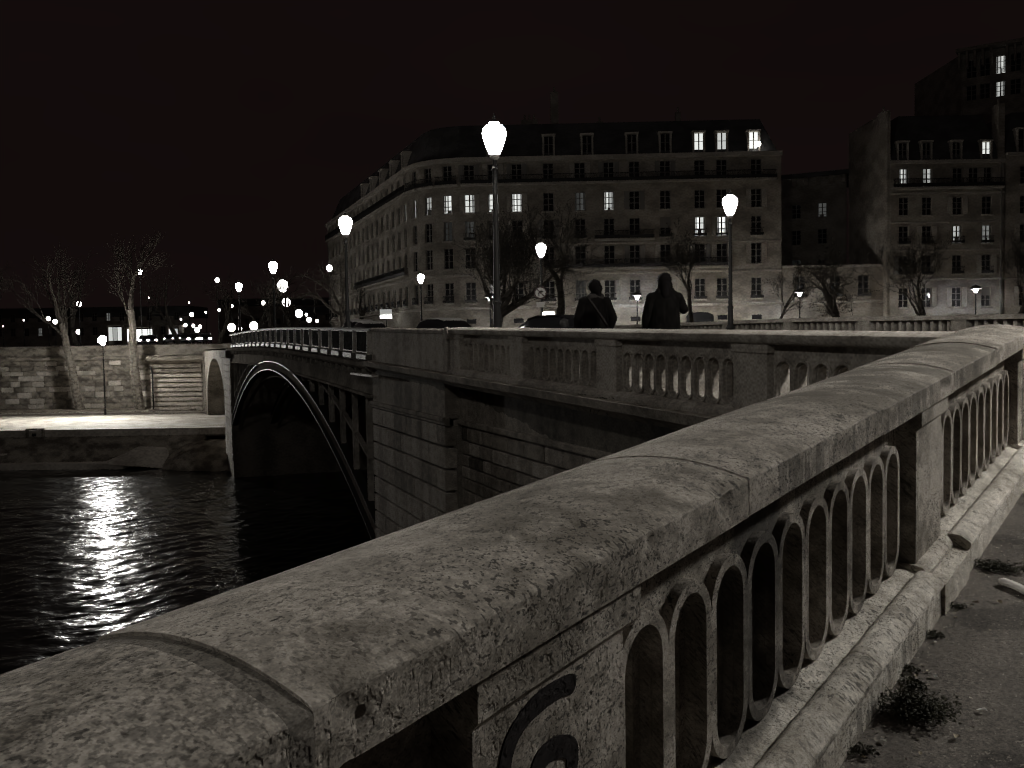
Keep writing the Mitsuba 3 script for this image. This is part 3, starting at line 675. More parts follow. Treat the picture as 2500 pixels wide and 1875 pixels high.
# ------------------------------------------------------------------ street lamps
def lantern_profile(s=1.0):
    return [(0.06 * s, 0.0), (0.12 * s, 0.02 * s), (0.185 * s, 0.17 * s), (0.25 * s, 0.37 * s), (0.27 * s, 0.47 * s), (0.25 * s, 0.56 * s), (0.18 * s, 0.64 * s), (0.07 * s, 0.685 * s)]
LANT = lathe(lantern_profile(), 20)
AREA = LANT.area
def lamp_parts(k, p, top, scale=1.0, emit=L_BRIDGE, weight=2.0, ornate=True, sides=14):
    x, y, z = p; hh = top - z
    if ornate:
        put('pedestal', lathe([(0.01, -0.1), (0.24, -0.1), (0.24, 0.10), (0.20, 0.14), (0.19, 0.55), (0.22, 0.60), (0.22, 0.68), (0.13, 0.80), (0.15, 0.88), (0.10, 0.98), (0.01, 1.0)], 8, (x, y, z)), 'm_iron', k, 30)
        put('post', lathe([(0.095, 0.95), (0.085, 1.5), (0.11, 1.56), (0.075, 1.64), (0.05, hh - 0.35), (0.085, hh - 0.30), (0.05, hh - 0.22), (0.04, hh - 0.03)], sides, (x, y, z)), 'm_iron', k, 40)
    else:
        put('post', lathe([(0.11, -0.1), (0.11, 0.5), (0.075, 0.6), (0.045, hh - 0.02)], 10, (x, y, z)), 'm_iron', k, 40)
    g = LANT.copy(); g.apply_scale(scale); g.apply_translation((x, y, top))
    lk = put('lantern', g, 'm_lamp_glass', k, True, emit=np.array(WARM) * emit, weight=weight)
    put('collar', lathe([(0.03, -0.11), (0.10 * scale, -0.06), (0.11 * scale, -0.01), (0.05, 0.0)], 14, (x, y, top)), 'm_iron_pale_lit' if ornate else 'm_iron', lk, 30)
    put('finial', lathe([(0.10 * scale, 0.69 * scale), (0.12 * scale, 0.70 * scale), (0.05 * scale, 0.76 * scale), (0.03 * scale, 0.84 * scale), (0.005, 0.9 * scale)], 12, (x, y, top)), 'm_iron', lk, 30)
G1 = 'lit street lamps along the bridge'
for a, lab in ((18.85, 'tall lit street lamp behind the bridge balustrade, the largest and brightest in view'), (34.3, 'lit street lamp rising behind the near end of the iron railing'), (54.0, 'lit street lamp behind the middle of the iron railing'), (73.2, 'lit street lamp beyond the far end of the iron railing')):
    k = thing('street_lamp', lab, 'street lamp', G1)
    lamp_parts(k, B(a, 0.9, deck(a)), 5.62, 1.0, L_BRIDGE * (6.4 if a < 20 else 1.0), 6.0 if a < 20 else 2.0)
for a, lab in ((26.58, 'lit street lamp on the far side of the bridge before the opposite balustrade'), (42.5, 'lit street lamp above the round no turning sign'), (63.7, 'small lit street lamp in front of the receding apartment facade')):
    k = thing('street_lamp', lab, 'street lamp', G1)
    lamp_parts(k, B(a, 12.5, deck(a)), 5.75, 1.0, L_BRIDGE, 1.5)
# the lamp at the head of the ramp (just outside the frame) that lights the foreground
CORNER = (8.6, 6.4)
k = thing('street_lamp', 'street lamp at the head of the ramp lighting the foreground balustrade', 'street lamp')
lamp_parts(k, (CORNER[0], CORNER[1], 0.55), 5.45, 1.0, L_CORNER, 22.0)
# a mast lamp on the lower quay of this bank, upstream
k = thing('quay_lamp', 'very tall mast lamp on the lower quay of the near bank', 'street lamp')
lamp_parts(k, (-9.5, -5.5, -6.0), 13.5, 1.25, L_BERGE, 12.0, False)
struct('near_quay', bx(-60, -6, -20, 8.0, -9.6, -6.0), 'm_quay_wall', 'lower quay of the near bank')
k = thing('quay_lamp', 'bright slender lamp standing on the lower quay before the lit wall', 'street lamp')
lamp_parts(k, (-42.5, 96.0, QZ), 1.75, 1.5, L_QUAY, 6.0, False)
fl = put('projector', lathe([(0.01, -0.12), (0.22, -0.1), (0.29, 0.1), (0.29, 0.13)], 20).apply_transform(trimesh.transformations.rotation_matrix(math.pi / 2, [1, 0, 0])).apply_translation((-42.5, 95.45, 2.25)), 'm_iron', k, 40, label='added round lamp brightening the reflection on the river')  # added in front of the lantern to strengthen the streak on the water
put('bracket', tube([(-42.5, 96, 1.6), (-42.5, 95.7, 1.75), (-42.5, 95.5, 2.0)], 0.035, 6), 'm_iron', fl)
g_ = lathe([(0.27, 0.0), (0.2, 0.015), (0.001, 0.03)], 24).apply_transform(trimesh.transformations.rotation_matrix(math.pi / 2, [1, 0, 0])).apply_translation((-42.5, 95.33, 2.25))
if g_.face_normals[:, 1].mean() > 0:
    g_.invert()
put('added_projector_glass', g_, 'm_lamp_glass', fl, emit=WARM * L_FLOOD, weight=8.0)
k = thing('street_lamp', 'tall lit street lamp above the two bare trunks on the far bank', 'street lamp')
lamp_parts(k, (-43.2, 108.0, 0.8), 9.9, 1.0, 130.0, 2.0, False)

# small lamps before the houses; the leading pair added unseen to brighten the facade
for px_, pz, Y, lab in ((-2.2, 6.1, 99.0, 'added unseen street lamp behind the fan shaped tree brightening the facade'), (16.5, 6.0, 99.0, 'added unseen street lamp behind the pedestrian with raised hand brightening the facade'), (13.55, 6.0, 99.0, 'small lit lamp in the street between the two pedestrians'), (30.95, 6.05, 99.0, 'small lit lamp before the low dark wing of the houses'), (49.8, 6.15, 99.0, 'small lit lamp before the right hand apartment house')):
    k = thing('street_lamp', lab, 'street lamp', 'small street lamps before the houses')
    lamp_parts(k, (px_, Y, 0.8), pz - 0.25, 1.1, 380.0 if px_ < 0 else 780.0, 2.5, False)
    put('hood', lathe([(0.60, 0.42), (0.42, 0.66), (0.2, 0.81), (0.01, 0.85), (0.01, 0.83), (0.19, 0.79), (0.41, 0.64), (0.59, 0.41)], 18, (px_, Y, pz - 0.25)), 'm_iron', k, 30)

# far lamps on the boulevard, each with its post
G2 = 'distant street lamps on the boulevard'
far = [(-47.5, 150, 12.1, .30), (-31.0, 126, 9.5, .62), (-33.5, 138, 7.8, .5), (-34.4, 150, 6.5, .5), (-33.2, 150, 6.3, .2), (-40.1, 150, 8.3, .28), (-24.6, 126, 11.8, .34), (-45.3, 150, 7.9, .24), (-60.0, 190, 8.8, .26), (-66.0, 200, 8.7, .2), (-51.8, 150, 6.6, .28),
       (-24.6, 150, 7.2, .24), (-56.0, 120, 7.2, .26), (-70.3, 150, 4.1, .3), (-75.1, 150, 6.3, .28), (-74.0, 150, 5.8, .3), (-79.1, 150, 6.1, .11), (-62.5, 175, 6.6, .16), (-88, 160, 5.4, .09)]
ph = ['on the tallest post of the boulevard', 'glaring just under the fourth bridge lamp', 'under the glaring boulevard lamp', 'low above the iron railing', 'beside the low boulevard lamp', 'with a bent post left of the glare', 'lighting the bare branches beside the post', 'left of the fourth lamp post', 'far back between the trunks', 'faintest of the row between the trunks', 'beside the trunk over the abutment',
      'right of the second lamp post', 'left of the leaning tree top', 'low beside the leaning trunk', 'left one of the close pair', 'right one of the close pair', 'dim behind the left bank', 'dim over the traffic', 'at the very edge of the view']
far += [(-66.5, 170, 10.5, .12), (-57.4, 165, 9.2, .14), (-55.0, 160, 5.0, .2), (-64.0, 190, 5.4, .3), (-61.2, 180, 4.6, .38), (-70.5, 200, 6.0, .3), (-58.5, 170, 5.2, .26), (-39.0, 140, 4.4, .5), (-44.0, 150, 4.2, .24), (-30.6, 140, 5.2, .3), (-29.4, 140, 5.0, .2), (-45.4, 150, 4.4, .5)]
ph += ['tiny and highest over the traffic', 'tiny beside the highest one', 'left of the abutment lamps', 'inside the brightest knot of lights', 'largest in the knot of lights', 'left end of the knot of lights', 'right end of the knot of lights', 'broad and low over the railing end', 'low left of the broad one', 'left one of two above the railing top', 'right one of two above the railing top', 'broad and low under the fourth lamp']
for (x, y, z, r), d_ in zip(far, ph):
    k = thing('street_lamp', 'distant street lamp ' + d_, 'street lamp', G2)
    put('post', tube([(x, y, 0.7), (x, y, z - r)], [0.09, 0.05], 6), 'm_iron', k)
    s = trimesh.creation.icosphere(2, r * 1.25); s.apply_scale((1, 1, 1.12)); s.apply_translation((x, y, z)); s.fix_normals()
    put('globe', s, 'm_lamp_glass', k, True, emit=WARM * 6, weight=0.1)
# ------------------------------------------------------------------ apartment houses
LITC = np.array([0.98, 1.0, 0.95])
FRAMES = {}
def window_meshes(w, h, t=0.07):
    k = (round(w, 2), round(h, 2))
    if k not in FRAMES:
        fr = cat(bx(-w / 2, -w / 2 + t, 0, 0.09, 0, h), bx(w / 2 - t, w / 2, 0, 0.09, 0, h), bx(-w / 2 + t, w / 2 - t, 0, 0.09, 0, t), bx(-w / 2 + t, w / 2 - t, 0, 0.09, h - t, h),
                 bx(-0.065, 0.065, 0.005, 0.085, t, h - t), *[bx(s * (w / 4) - w / 4 + 0.05 + (0.0 if s > 0 else t - 0.05), s * (w / 4) + w / 4 - (t if s > 0 else 0.05), 0.02, 0.07, h * f - 0.04, h * f + 0.04) for s in (-1, 1) for f in (0.36, 0.68)])
        pane = bx(-w / 2 + t * 0.6, w / 2 - t * 0.6, 0.045, 0.055, t * 0.6, h - t * 0.6)
        FRAMES[k] = (mikit.ply(fr, 'm_frame'), mikit.ply(pane, 'm_pane'))
    return FRAMES[k]

crng = np.random.default_rng(99)
def curtains(wn, w, h, M):
    """Cloth hanging behind the panes of a lit room: uneven folds, never the same twice."""
    ps = []
    for sd in (-1, 1):
        width = w * crng.uniform(0.06, 0.26); n = 5
        for i in range(n):
            x0 = sd * (w / 2 - 0.04 - i * width / n); x1 = sd * (w / 2 - 0.04 - (i + 0.8 * crng.uniform(0.7, 1.2)) * width / n)
            ps.append(bx(min(x0, x1), max(x0, x1), 0.030, 0.040, 0.05 + crng.uniform(0, 0.12), h - 0.05))
    if crng.random() < 0.5:
        z = h * crng.uniform(0.1, 0.35); ps.append(bx(-w / 2 + 0.08, w / 2 - 0.08, 0.028, 0.043, z, z + 0.06)); ps.append(bx(crng.uniform(-0.4, 0.1), crng.uniform(0.15, 0.45), 0.028, 0.043, 0.08, z))
    m = cat(*ps); m.apply_transform(M)
    put('curtain', m, 'm_frame', wn)

def facade(k, P0, d, length, z0, z1, cols, rows, w=1.15, lit={}, wall='m_facade', balcony=(), sills=True, shutters=False, skip=(), depth=0.4, courses=()):
    """A wall of one house with real openings. P0: left end seen from outside, d: direction to the right, rows: (sill height, window height)."""
    d = np.array([d[0], d[1], 0.0]); d /= np.linalg.norm(d); inn = np.array([-d[1], d[0], 0.0])
    M = np.eye(4); M[:3, 0] = d; M[:3, 1] = inn; M[:3, 2] = (0, 0, 1); M[:3, 3] = (P0[0], P0[1], 0)
    poly = sbox(0, z0, length, z1)
    holes = [sbox(c - w / 2, zs, c + w / 2, zs + h) for r, (zs, h) in enumerate(rows) for j, c in enumerate(cols) if (r, j) not in skip]
    e = extrude(poly.difference(unary_union(holes)) if holes else poly, depth)
    v = np.array(e.vertices)[:, [0, 2, 1]]
    m = trimesh.Trimesh(v, e.faces, process=False); m.apply_transform(M)
    wk = put('wall', m, wall, k)
    for r, (zs, h) in enumerate(rows):
        for j, c in enumerate(cols):
            if (r, j) in skip:
                continue
            fr, pa = window_meshes(w, h)
            Mt = T(M @ trimesh.transformations.translation_matrix((c, 0.2, zs)))
            wn = put('window', fr, None, k, to=Mt)
            lv = lit.get((r, j))
            if lv:
                for sd in (-1, 1):
                    hp = bx(min(0.002 * sd, sd * (w / 2 - 0.05)), max(0.002 * sd, sd * (w / 2 - 0.05)), 0.046, 0.056, 0.05, h - 0.05); hp.apply_transform(M @ trimesh.transformations.translation_matrix((c, 0.2, zs)))
                    put('pane', hp, 'm_pane', wn, emit=LITC * lv * crng.uniform(0.35, 0.95), weight=0.04)
                curtains(wn, w, h, M @ trimesh.transformations.translation_matrix((c, 0.2, zs)))
            else:
                put('pane', pa, None, wn, to=Mt)
            if shutters and crng.random() < 0.42:
                tone = 'm_frame' if crng.random() < 0.5 else 'm_trim'
                for sd in (-1, 1):
                    xc = c + sd * (w / 2 + 0.30)
                    sh = cat(bx(xc - 0.27, xc + 0.27, -0.06, -0.01, zs + 0.02, zs + h - 0.02), *[bx(xc - 0.22, xc + 0.22, -0.075, -0.055, zs + q_, zs + q_ + 0.07) for q_ in np.arange(0.15, h - 0.15, 0.22)])
                    sh.apply_transform(M); put('shutter', sh, tone, wn)
            elif shutters and not lv and crng.random() < 0.22:
                bl = bx(c - w / 2 + 0.05, c + w / 2 - 0.05, 0.16, 0.19, zs + h * crng.uniform(0.0, 0.6), zs + h - 0.04); bl.apply_transform(M); put('blind', bl, 'm_frame', wn)
            if sills:
                sl = bx(c - w / 2 - 0.12, c + w / 2 + 0.12, -0.12, 0.0, zs - 0.16, zs - 0.02); sl.apply_transform(M)
                put('sill', sl, 'm_trim', wn)
            if r in balcony:
                g = cat(bx(c - w / 2 - 0.15, c + w / 2 + 0.15, -0.30, -0.27, zs + 0.75, zs + 0.8), *[bx(c + q - 0.015, c + q + 0.015, -0.30, -0.27, zs + 0.0, zs + 0.75) for q in np.arange(-w / 2 - 0.1, w / 2 + 0.12, 0.13)],
                        bx(c - w / 2 - 0.15, c + w / 2 + 0.15, -0.30, -0.27, zs + 0.05, zs + 0.3)); g.apply_transform(M)
                put('guard', g, 'm_iron', wn)
    for za, zb_, out in courses:
        b = bx(-0.05, length + 0.05, -out, 0.0, za, zb_, 0.0); b.apply_transform(M)
        put('string_course', b, 'm_trim', k)
    def local(mesh):
        mesh = mesh.copy(); mesh.apply_transform(M); return mesh
    return local

def long_balcony(k, local, x0, x1, z, out=0.7):
    bk = put('balcony', local(bx(x0, x1, -out, 0.0, z - 0.22, z)), 'm_trim', k)
    rails = cat(bx(x0, x1, -out + 0.02, -out + 0.06, z + 0.88, z + 0.94), bx(x0, x1, -out + 0.02, -out + 0.05, z + 0.06, z + 0.42), *[bx(q - 0.016, q + 0.016, -out + 0.02, -out + 0.05, z, z + 0.88) for q in np.arange(x0 + 0.1, x1, 0.14)])
    put('balcony_rail', local(rails), 'm_iron', bk)

def dormers(k, local, xs, z, h, lit={}, w=1.1):
    for j, x in enumerate(xs):
        dk = put('dormer', local(cat(bx(x - w / 2 - 0.16, x - w / 2, 0.25, 2.2, z - 0.1, z + h + 0.1), bx(x + w / 2, x + w / 2 + 0.16, 0.25, 2.2, z - 0.1, z + h + 0.1), bx(x - w / 2 - 0.25, x + w / 2 + 0.25, 0.15, 2.4, z + h + 0.1, z + h + 0.28))), 'm_trim', k)
        fr = local(cat(bx(x - w / 2, x - w / 2 + 0.07, 0.4, 0.5, z, z + h), bx(x + w / 2 - 0.07, x + w / 2, 0.4, 0.5, z, z + h), bx(x - 0.06, x + 0.06, 0.4, 0.5, z, z + h), bx(x - w / 2, x + w / 2, 0.41, 0.49, z + h * 0.55, z + h * 0.55 + 0.05)))
        put('frame', fr, 'm_frame', dk)
        pa = local(bx(x - w / 2 + 0.02, x + w / 2 - 0.02, 0.5, 0.55, z, z + h))
        if lit.get(j):
            put('pane', pa, 'm_pane', dk, emit=LITC * lit[j], weight=0.06)
        else:
            put('pane', pa, 'm_pane', dk)

def chimney(k, p, w, d, z0, z1, pots=4):
    ck = put('chimney', bx(p[0] - w / 2, p[0] + w / 2, p[1] - d / 2, p[1] + d / 2, z0, z1), 'm_facade', k)
    for q in range(pots):
        put('chimney_pot', lathe([(0.13, 0), (0.11, 0.6), (0.14, 0.62)], 10, (p[0] + (q - (pots - 1) / 2) * w / (pots + 0.6), p[1], z1)), 'm_facade', ck)

# -- the corner house behind the bridge
ha = thing('corner_house', 'six storey apartment house with a rounded corner and mansard roof, several windows lit', 'apartment house')
RA = [(6.0, 2.35), (9.95, 2.35), (13.15, 2.2), (16.3, 2.1), (19.75, 2.0)]
colsA = [1.25, 4.0, 6.7, 10.3, 13.9, 17.2, 20.1, 23.6, 27.5, 30.0, 33.9]
locA = facade(ha, (-5.8, 106.55), (1, -0.03), 36.7, 0.5, 22.3, colsA, RA, 1.2, {(3, 0): .9, (3, 1): 1.0, (3, 2): 1.0, (3, 4): .06, (3, 5): .8, (2, 8): 1.3, (2, 9): 1.25, (2, 0): .04, (0, 4): .03}, balcony=(0, 2), shutters=True,
              courses=((5.2, 5.5, 0.08), (9.0, 9.25, 0.1), (22.0, 22.5, 0.45), (12.4, 12.6, 0.06)))
long_balcony(ha, locA, 10.3, 30.8, 9.72)
long_balcony(ha, locA, 0.3, 36.1, 19.5, 0.6)
long_balcony(ha, locA, 15.5, 22.3, 13.0, 0.5)
for c in colsA[:]:
    put('basement_window', locA(cat(bx(c - 0.55, c + 0.55, -0.03, 0.02, 3.6, 4.1))), 'm_pane', ha)
put('doorway', locA(extrude(Polygon([(0, 0), (3.1, 0), (3.1, 1.35)] + [(1.55 + 1.55 * math.cos(t), 1.35 + 0.45 * math.sin(t)) for t in np.linspace(0, math.pi, 10)] + [(0, 1.35)]), 0.05).apply_transform(trimesh.transformations.rotation_matrix(math.pi / 2, [1, 0, 0])).apply_translation((25.9, 0.0, 2.7))), 'm_pane', ha, label='dark arched doorway in the ground floor')
# lit shop front behind the pedestrians
put('lit_doorway', locA(bx(12.85, 14.05, -0.04, 0.0, 1.6, 3.9)), 'm_pane', ha, emit=LITC * 0.5, weight=0.05)
# rounded corner in flat facets, then the long receding side
arc = [(-5.8, 106.55), (-8.4, 107.3), (-10.5, 108.9), (-11.9, 111.2)]
litC = [{}, {(3, 0): 1.0, (2, 0): .0}, {(3, 0): .55, (1, 0): .02}, {(3, 0): 1.0}]
rowsC = RA
for i in range(3):
    p1, p0 = np.array(arc[i]), np.array(arc[i + 1]); L = np.linalg.norm(p1 - p0)
    lc = facade(ha, p0, p1 - p0, L, 0.5, 22.3, [L / 2], rowsC, 1.1, {(3, 0): [.9, .7, .25][i], **({(2, 0): .03} if i == 0 else {})}, balcony=(0,), courses=((5.2, 5.5, 0.08), (9.0, 9.25, 0.1), (22.0, 22.5, 0.4)))
    long_balcony(ha, lc, 0.05, L - 0.05, 19.5, 0.6)
dS = np.array([-0.36, 0.933]); LS = 56.0
colsS = [1.8 + 3.05 * i for i in range(18)]
pS = np.array(arc[-1]) + dS * LS
litS = {(3, 17): .3}
locS = facade(ha, pS, -dS, LS, 0.5, 22.3, colsS, RA, 1.2, litS, balcony=(0,), courses=((5.2, 5.5, 0.08), (9.0, 9.25, 0.1), (22.0, 22.5, 0.45)))
long_balcony(ha, locS, 0.5, LS - 0.3, 19.5, 0.6)
long_balcony(ha, locS, 25.0, LS - 1.0, 9.7, 0.6)
# shop awning strip and lit sign on the receding side
put('awning', locS(bx(28, 50, -1.0, 0.0, 5.3, 5.45)), 'm_facade', ha)
# mansard roof: outline moved inwards
outl = [tuple(pS)] + arc[::-1] + [(30.9, 105.46), (30.9, 125), (-10, 168)]
PO = Polygon(outl).buffer(0)
def mansard(k, poly, z0, z1, inset):
    a = np.array(poly.exterior.coords)[:-1]; inn = poly.buffer(-inset, join_style=2)
    b = np.array([inn.exterior.interpolate(inn.exterior.project(Point(*q))).coords[0] for q in a])
    n = len(a); i = np.arange(n); j = (i + 1) % n
    v = np.vstack([np.c_[a, 0 * a[:, 0] + z0], np.c_[b, 0 * a[:, 0] + z1]])
    f = np.vstack([np.stack([i, j, j + n], 1), np.stack([i, j + n, i + n], 1)])
    tv, tf = trimesh.creation.triangulate_polygon(Polygon(b).buffer(0), engine='earcut')
    side = trimesh.Trimesh(v, f, process=False); lid = trimesh.Trimesh(np.c_[tv, 0 * tv[:, 0] + z1], tf, process=False)
    return put('roof', cat(side, lid), 'm_zinc', k)
rA = mansard(ha, PO.buffer(-0.3, join_style=2), 22.5, 26.6, 1.6)
dormers(ha, locA, [4.0, 10.4, 14.8, 19.9, 23.7, 27.5, 30.1, 33.7], 22.75, 2.05, {5: .85, 6: .55, 7: 1.1})
dormers(ha, locS, [LS - 4, LS - 10, LS - 16, LS - 22, LS - 28], 22.75, 2.0)
for p, w, z1 in (((5.6, 112), 0.9, 31.2), ((2.6, 113), 2.0, 28.2), ((-9.5, 122), 1.8, 28.6), ((-16, 140), 2.0, 28.8), ((11.0, 112), 0.8, 27.6), ((20.4, 112), 0.6, 28.6), ((29.8, 113), 1.2, 26.8)):
    chimney(rA, p, w, 0.7, 26.0, z1, 3 if w > 1 else 1)
wl = thing('wall_lamp', 'small glaring light at the rightmost mansard window of the corner house', 'lamp')
s_ = trimesh.creation.icosphere(2, 0.3); s_.apply_translation((28.3, 105.4, 23.35)); s_.fix_normals()
put('globe', s_, 'm_lamp_glass', wl, True, emit=WARM * 8, weight=0.1)
put('bracket', bx(28.25, 28.35, 105.45, 105.95, 22.95, 23.05), 'm_iron', wl)

# -- low wing with the dark recessed house behind it
hb = thing('low_wing', 'single storey stone wing with tall windows between the two apartment houses', 'house')
locB = facade(hb, (31.0, 105.45), (1, -0.02), 11.6, 0.5, 9.5, [2.0, 6.0, 9.2], [(6.0, 2.4)], 1.25, {}, balcony=(0,), courses=((5.2, 5.5, 0.08), (9.3, 9.6, 0.15)))
put('roof', trimesh.convex.convex_hull(np.array([(31, 105.4, 9.55), (42.6, 105.2, 9.55), (42.6, 118, 9.55), (31, 118, 9.55), (31, 112, 10.2), (42.6, 112, 10.2)])), 'm_zinc', hb)
hr = thing('recessed_house', 'dark unlit house set back behind the low wing with a sloping eave', 'house')
locR = facade(hr, (31.2, 131.0), (1, -0.52), 15.5, 0.5, 23.0, [2.2, 5.6, 9.0, 12.4], [(6, 2), (10, 2), (14, 2), (17.6, 1.9)], 1.2, {(3, 3): .06}, wall='m_facade', sills=False)
put('roof', locR(bx(-0.5, 16, -0.5, 12, 23.0, 23.6)), 'm_zinc', hr)
for q in np.arange(0.5, 15.3, 1.6):
    put('eave_bracket', locR(bx(q, q + 0.55, -0.4, 0.0, 21.9, 22.98)), 'm_facade', hr)

# -- the apartment house on the right
hc = thing('right_house', 'narrow apartment house with lit upper floor windows, a roof balcony and four mansard windows', 'apartment house')
RC = [(4.6, 2.2), (8.3, 2.1), (11.7, 2.0), (14.9, 2.0), (18.2, 1.9)]
colsC = [1.5, 4.1, 7.5, 9.3, 10.8]
locC = facade(hc, (42.7, 104.0), (1, 0), 12.7, 0.5, 20.9, colsC, RC, 1.1, {(4, 0): .75, (4, 1): .5, (2, 2): .95, (2, 4): .35}, balcony=(1, 2), shutters=True, skip={(0, 3), (1, 3), (2, 3), (3, 3)},
              courses=((7.6, 7.8, 0.1), (17.2, 17.4, 0.1), (20.6, 20.95, 0.35), (10.9, 11.05, 0.06), (14.0, 14.15, 0.06)))
long_balcony(hc, locC, 0.1, 12.5, 17.95, 0.6)
put('downpipe', locC(bx(12.3, 12.45, -0.15, 0.0, 0.6, 20.6)), 'm_frame', hc)
rC = mansard(hc, Polygon([(42.8, 104.3), (55.3, 104.3), (55.3, 118), (42.8, 118)]), 20.95, 26.3, 1.5)
dormers(hc, locC, [1.5, 4.15, 7.5, 10.85], 21.2, 1.75, {3: .8}, 0.95)
put('gable_wall', bx(42.4, 42.75, 104.2, 116, 0.5, 26.6), 'm_facade', hc)
for p, w, z1 in (((42.9, 106.5), 0.8, 26.9), ((55.2, 105.0), 0.7, 27.2)):
    chimney(rC, p, w, 1.5, 20, z1, 1)
hd = thing('end_house', 'pale apartment house cut off by the right edge of the view', 'apartment house')
locD = facade(hd, (55.55, 103.9), (1, 0), 12.0, 0.5, 21.6, [2.2, 5.2, 8.4], [(4.6, 2.2), (8.3, 2.1), (11.7, 2.0), (14.9, 2.0), (18.2, 2.0)], 1.2, {}, balcony=(1, 2), shutters=True, courses=((7.6, 7.8, 0.1), (21.3, 21.65, 0.35)))
rD = mansard(hd, Polygon([(55.6, 104.2), (67.4, 104.2), (67.4, 118), (55.6, 118)]), 21.65, 26.5, 1.5)
dormers(hd, locD, [2.2, 5.2, 8.4], 21.9, 2.3, {}, 1.4)
# -- tall block far behind, only its eave storey catches light
he = thing('tower_block', 'tall dark block rising behind the right houses with lit top windows under a bracketed eave', 'tower block')
dE = np.array([0.83, -0.56])
litE = {(1, 2): .85, (0, 2): .55, (1, 6): .75}
locE = facade(he, (68.2, 140.0), dE, 30.0, 0.5, 43.2, [1.2, 3.0, 5.05, 7.0, 8.9, 10.2, 11.4, 14, 17, 20, 23, 26], [(36.3, 2.2), (39.6, 2.6)], 1.35, litE, wall='m_facade', sills=False)
put('roof', locE(bx(-0.8, 31, -1.2, 14, 43.4, 43.9)), 'm_facade', he)
for q in np.arange(-0.5, 30, 1.05):
    if all(abs(q - c) > 0.5 for c in (4.75,)):
        put('eave_bracket', locE(bx(q, q + 0.3, -1.0, 0.0, 41.0, 43.38)), 'm_facade', he)
put('side_wall', bx(68.0, 68.3, 140, 156, 0.5, 43.3), 'm_facade', he)
# ------------------------------------------------------------------ bare trees
def grow(seed, height, r0, lean=(0, 0), spread=0.55, levels=4, first=0.3, kids=(4, 4, 4, 3), up=0.25):
    r = np.random.default_rng(seed)
    trunk, crown = [], []
    def branch(p, d, length, rad, lv):
        n = 6 if lv < 2 else 4
        pts = [p]; dd = d.copy()
        for i in range(n):
            dd = dd + r.normal(0, 0.10 + 0.04 * lv, 3) + np.array([0, 0, up * 0.25 if lv else 0.0]); dd /= np.linalg.norm(dd)
            pts.append(pts[-1] + dd * length / n)
        pts = np.array(pts); rad1 = rad * (0.62 if lv == 0 else 0.5)
        (trunk if lv == 0 else crown).append(tube(pts, np.maximum(np.linspace(rad, rad1, len(pts)), 0.016), 8 if lv == 0 else (5 if lv < 3 else 3), lv == 0))
        if lv >= levels:
            return
        k = kids[min(lv, len(kids) - 1)]
        for j in range(k):
            f = 1.0 if j == 0 else r.uniform(0.45 if lv else 0.72, 1.0)
            q = pts[int(round(f * n))]
            ax = r.normal(0, 1, 3); ax -= ax @ dd * dd; ax /= np.linalg.norm(ax)
            ang = r.uniform(0.5, 1.25) * spread * (0.5 if j == 0 else 1.0)
            nd = dd * math.cos(ang) + ax * math.sin(ang) + np.array([0, 0, up * 0.5]); nd /= np.linalg.norm(nd)
            branch(q, nd, length * r.uniform(0.55, 0.8) * (1.0 if lv else (1 - first) / first * 0.42), rad1 * (0.85 if j == 0 else r.uniform(0.5, 0.75)), lv + 1)
    d0 = np.array([lean[0], lean[1], 1.0]); d0 /= np.linalg.norm(d0)
    branch(np.zeros(3), d0, height * first, r0, 0)
    return cat(*trunk), cat(*crown)
def tree(p, label, group=None, bark='m_bark', **k):
    t, c = grow(**k)
    key = thing('bare_tree', label, 'tree', group)
    for nm, m in (('trunk', t), ('branches', c)):
        m.apply_translation(p); put(nm, m, bark if nm == 'trunk' else 'm_bark', key, 40)  # far bank trunks carry painted lamplight, their crowns do not
GT = 'bare trees before the houses'
tree((-1.6, 80, 0.7), 'bare tree spreading its fan of limbs behind the brightest street lamp', GT, seed=21, height=17, r0=0.6, first=0.24, spread=0.95, kids=(8, 5, 4, 4, 3), levels=5, up=0.35)
tree((4.7, 84, 0.7), 'bare forked tree rising behind the round no turning sign', GT, seed=5, height=17, r0=0.45, first=0.36, spread=0.62, kids=(3, 4, 4, 4, 3), levels=5)
tree((18.5, 92, 0.7), 'thin bare tree rising behind the pedestrian with raised hand', GT, seed=8, height=15, r0=0.28, first=0.38, kids=(4, 4, 4, 3, 3), levels=5)
tree((26.6, 94, 0.7), 'slender young bare tree right of the street lamp on the far side', GT, seed=13, height=11, r0=0.18, first=0.42, kids=(4, 4, 3, 3, 3), levels=5)
tree((31.6, 90, 0.7), 'stout bare tree with drooping limbs before the low wing', GT, seed=17, height=13, r0=0.50, first=0.3, spread=0.9, kids=(5, 4, 4, 4, 3), levels=5, up=0.1)
tree((41.4, 92, 0.7), 'bare tree splitting low into a wide V before the right house', GT, seed=29, height=15, r0=0.43, first=0.16, spread=0.75, kids=(4, 4, 4, 4, 3), levels=5, up=0.45)
tree((50.5, 92, 0.7), 'bare tree with upswept twigs near the right edge of the view', GT, seed=33, height=15, r0=0.33, first=0.28, spread=0.6, kids=(5, 4, 4, 4, 3), levels=5, up=0.4)
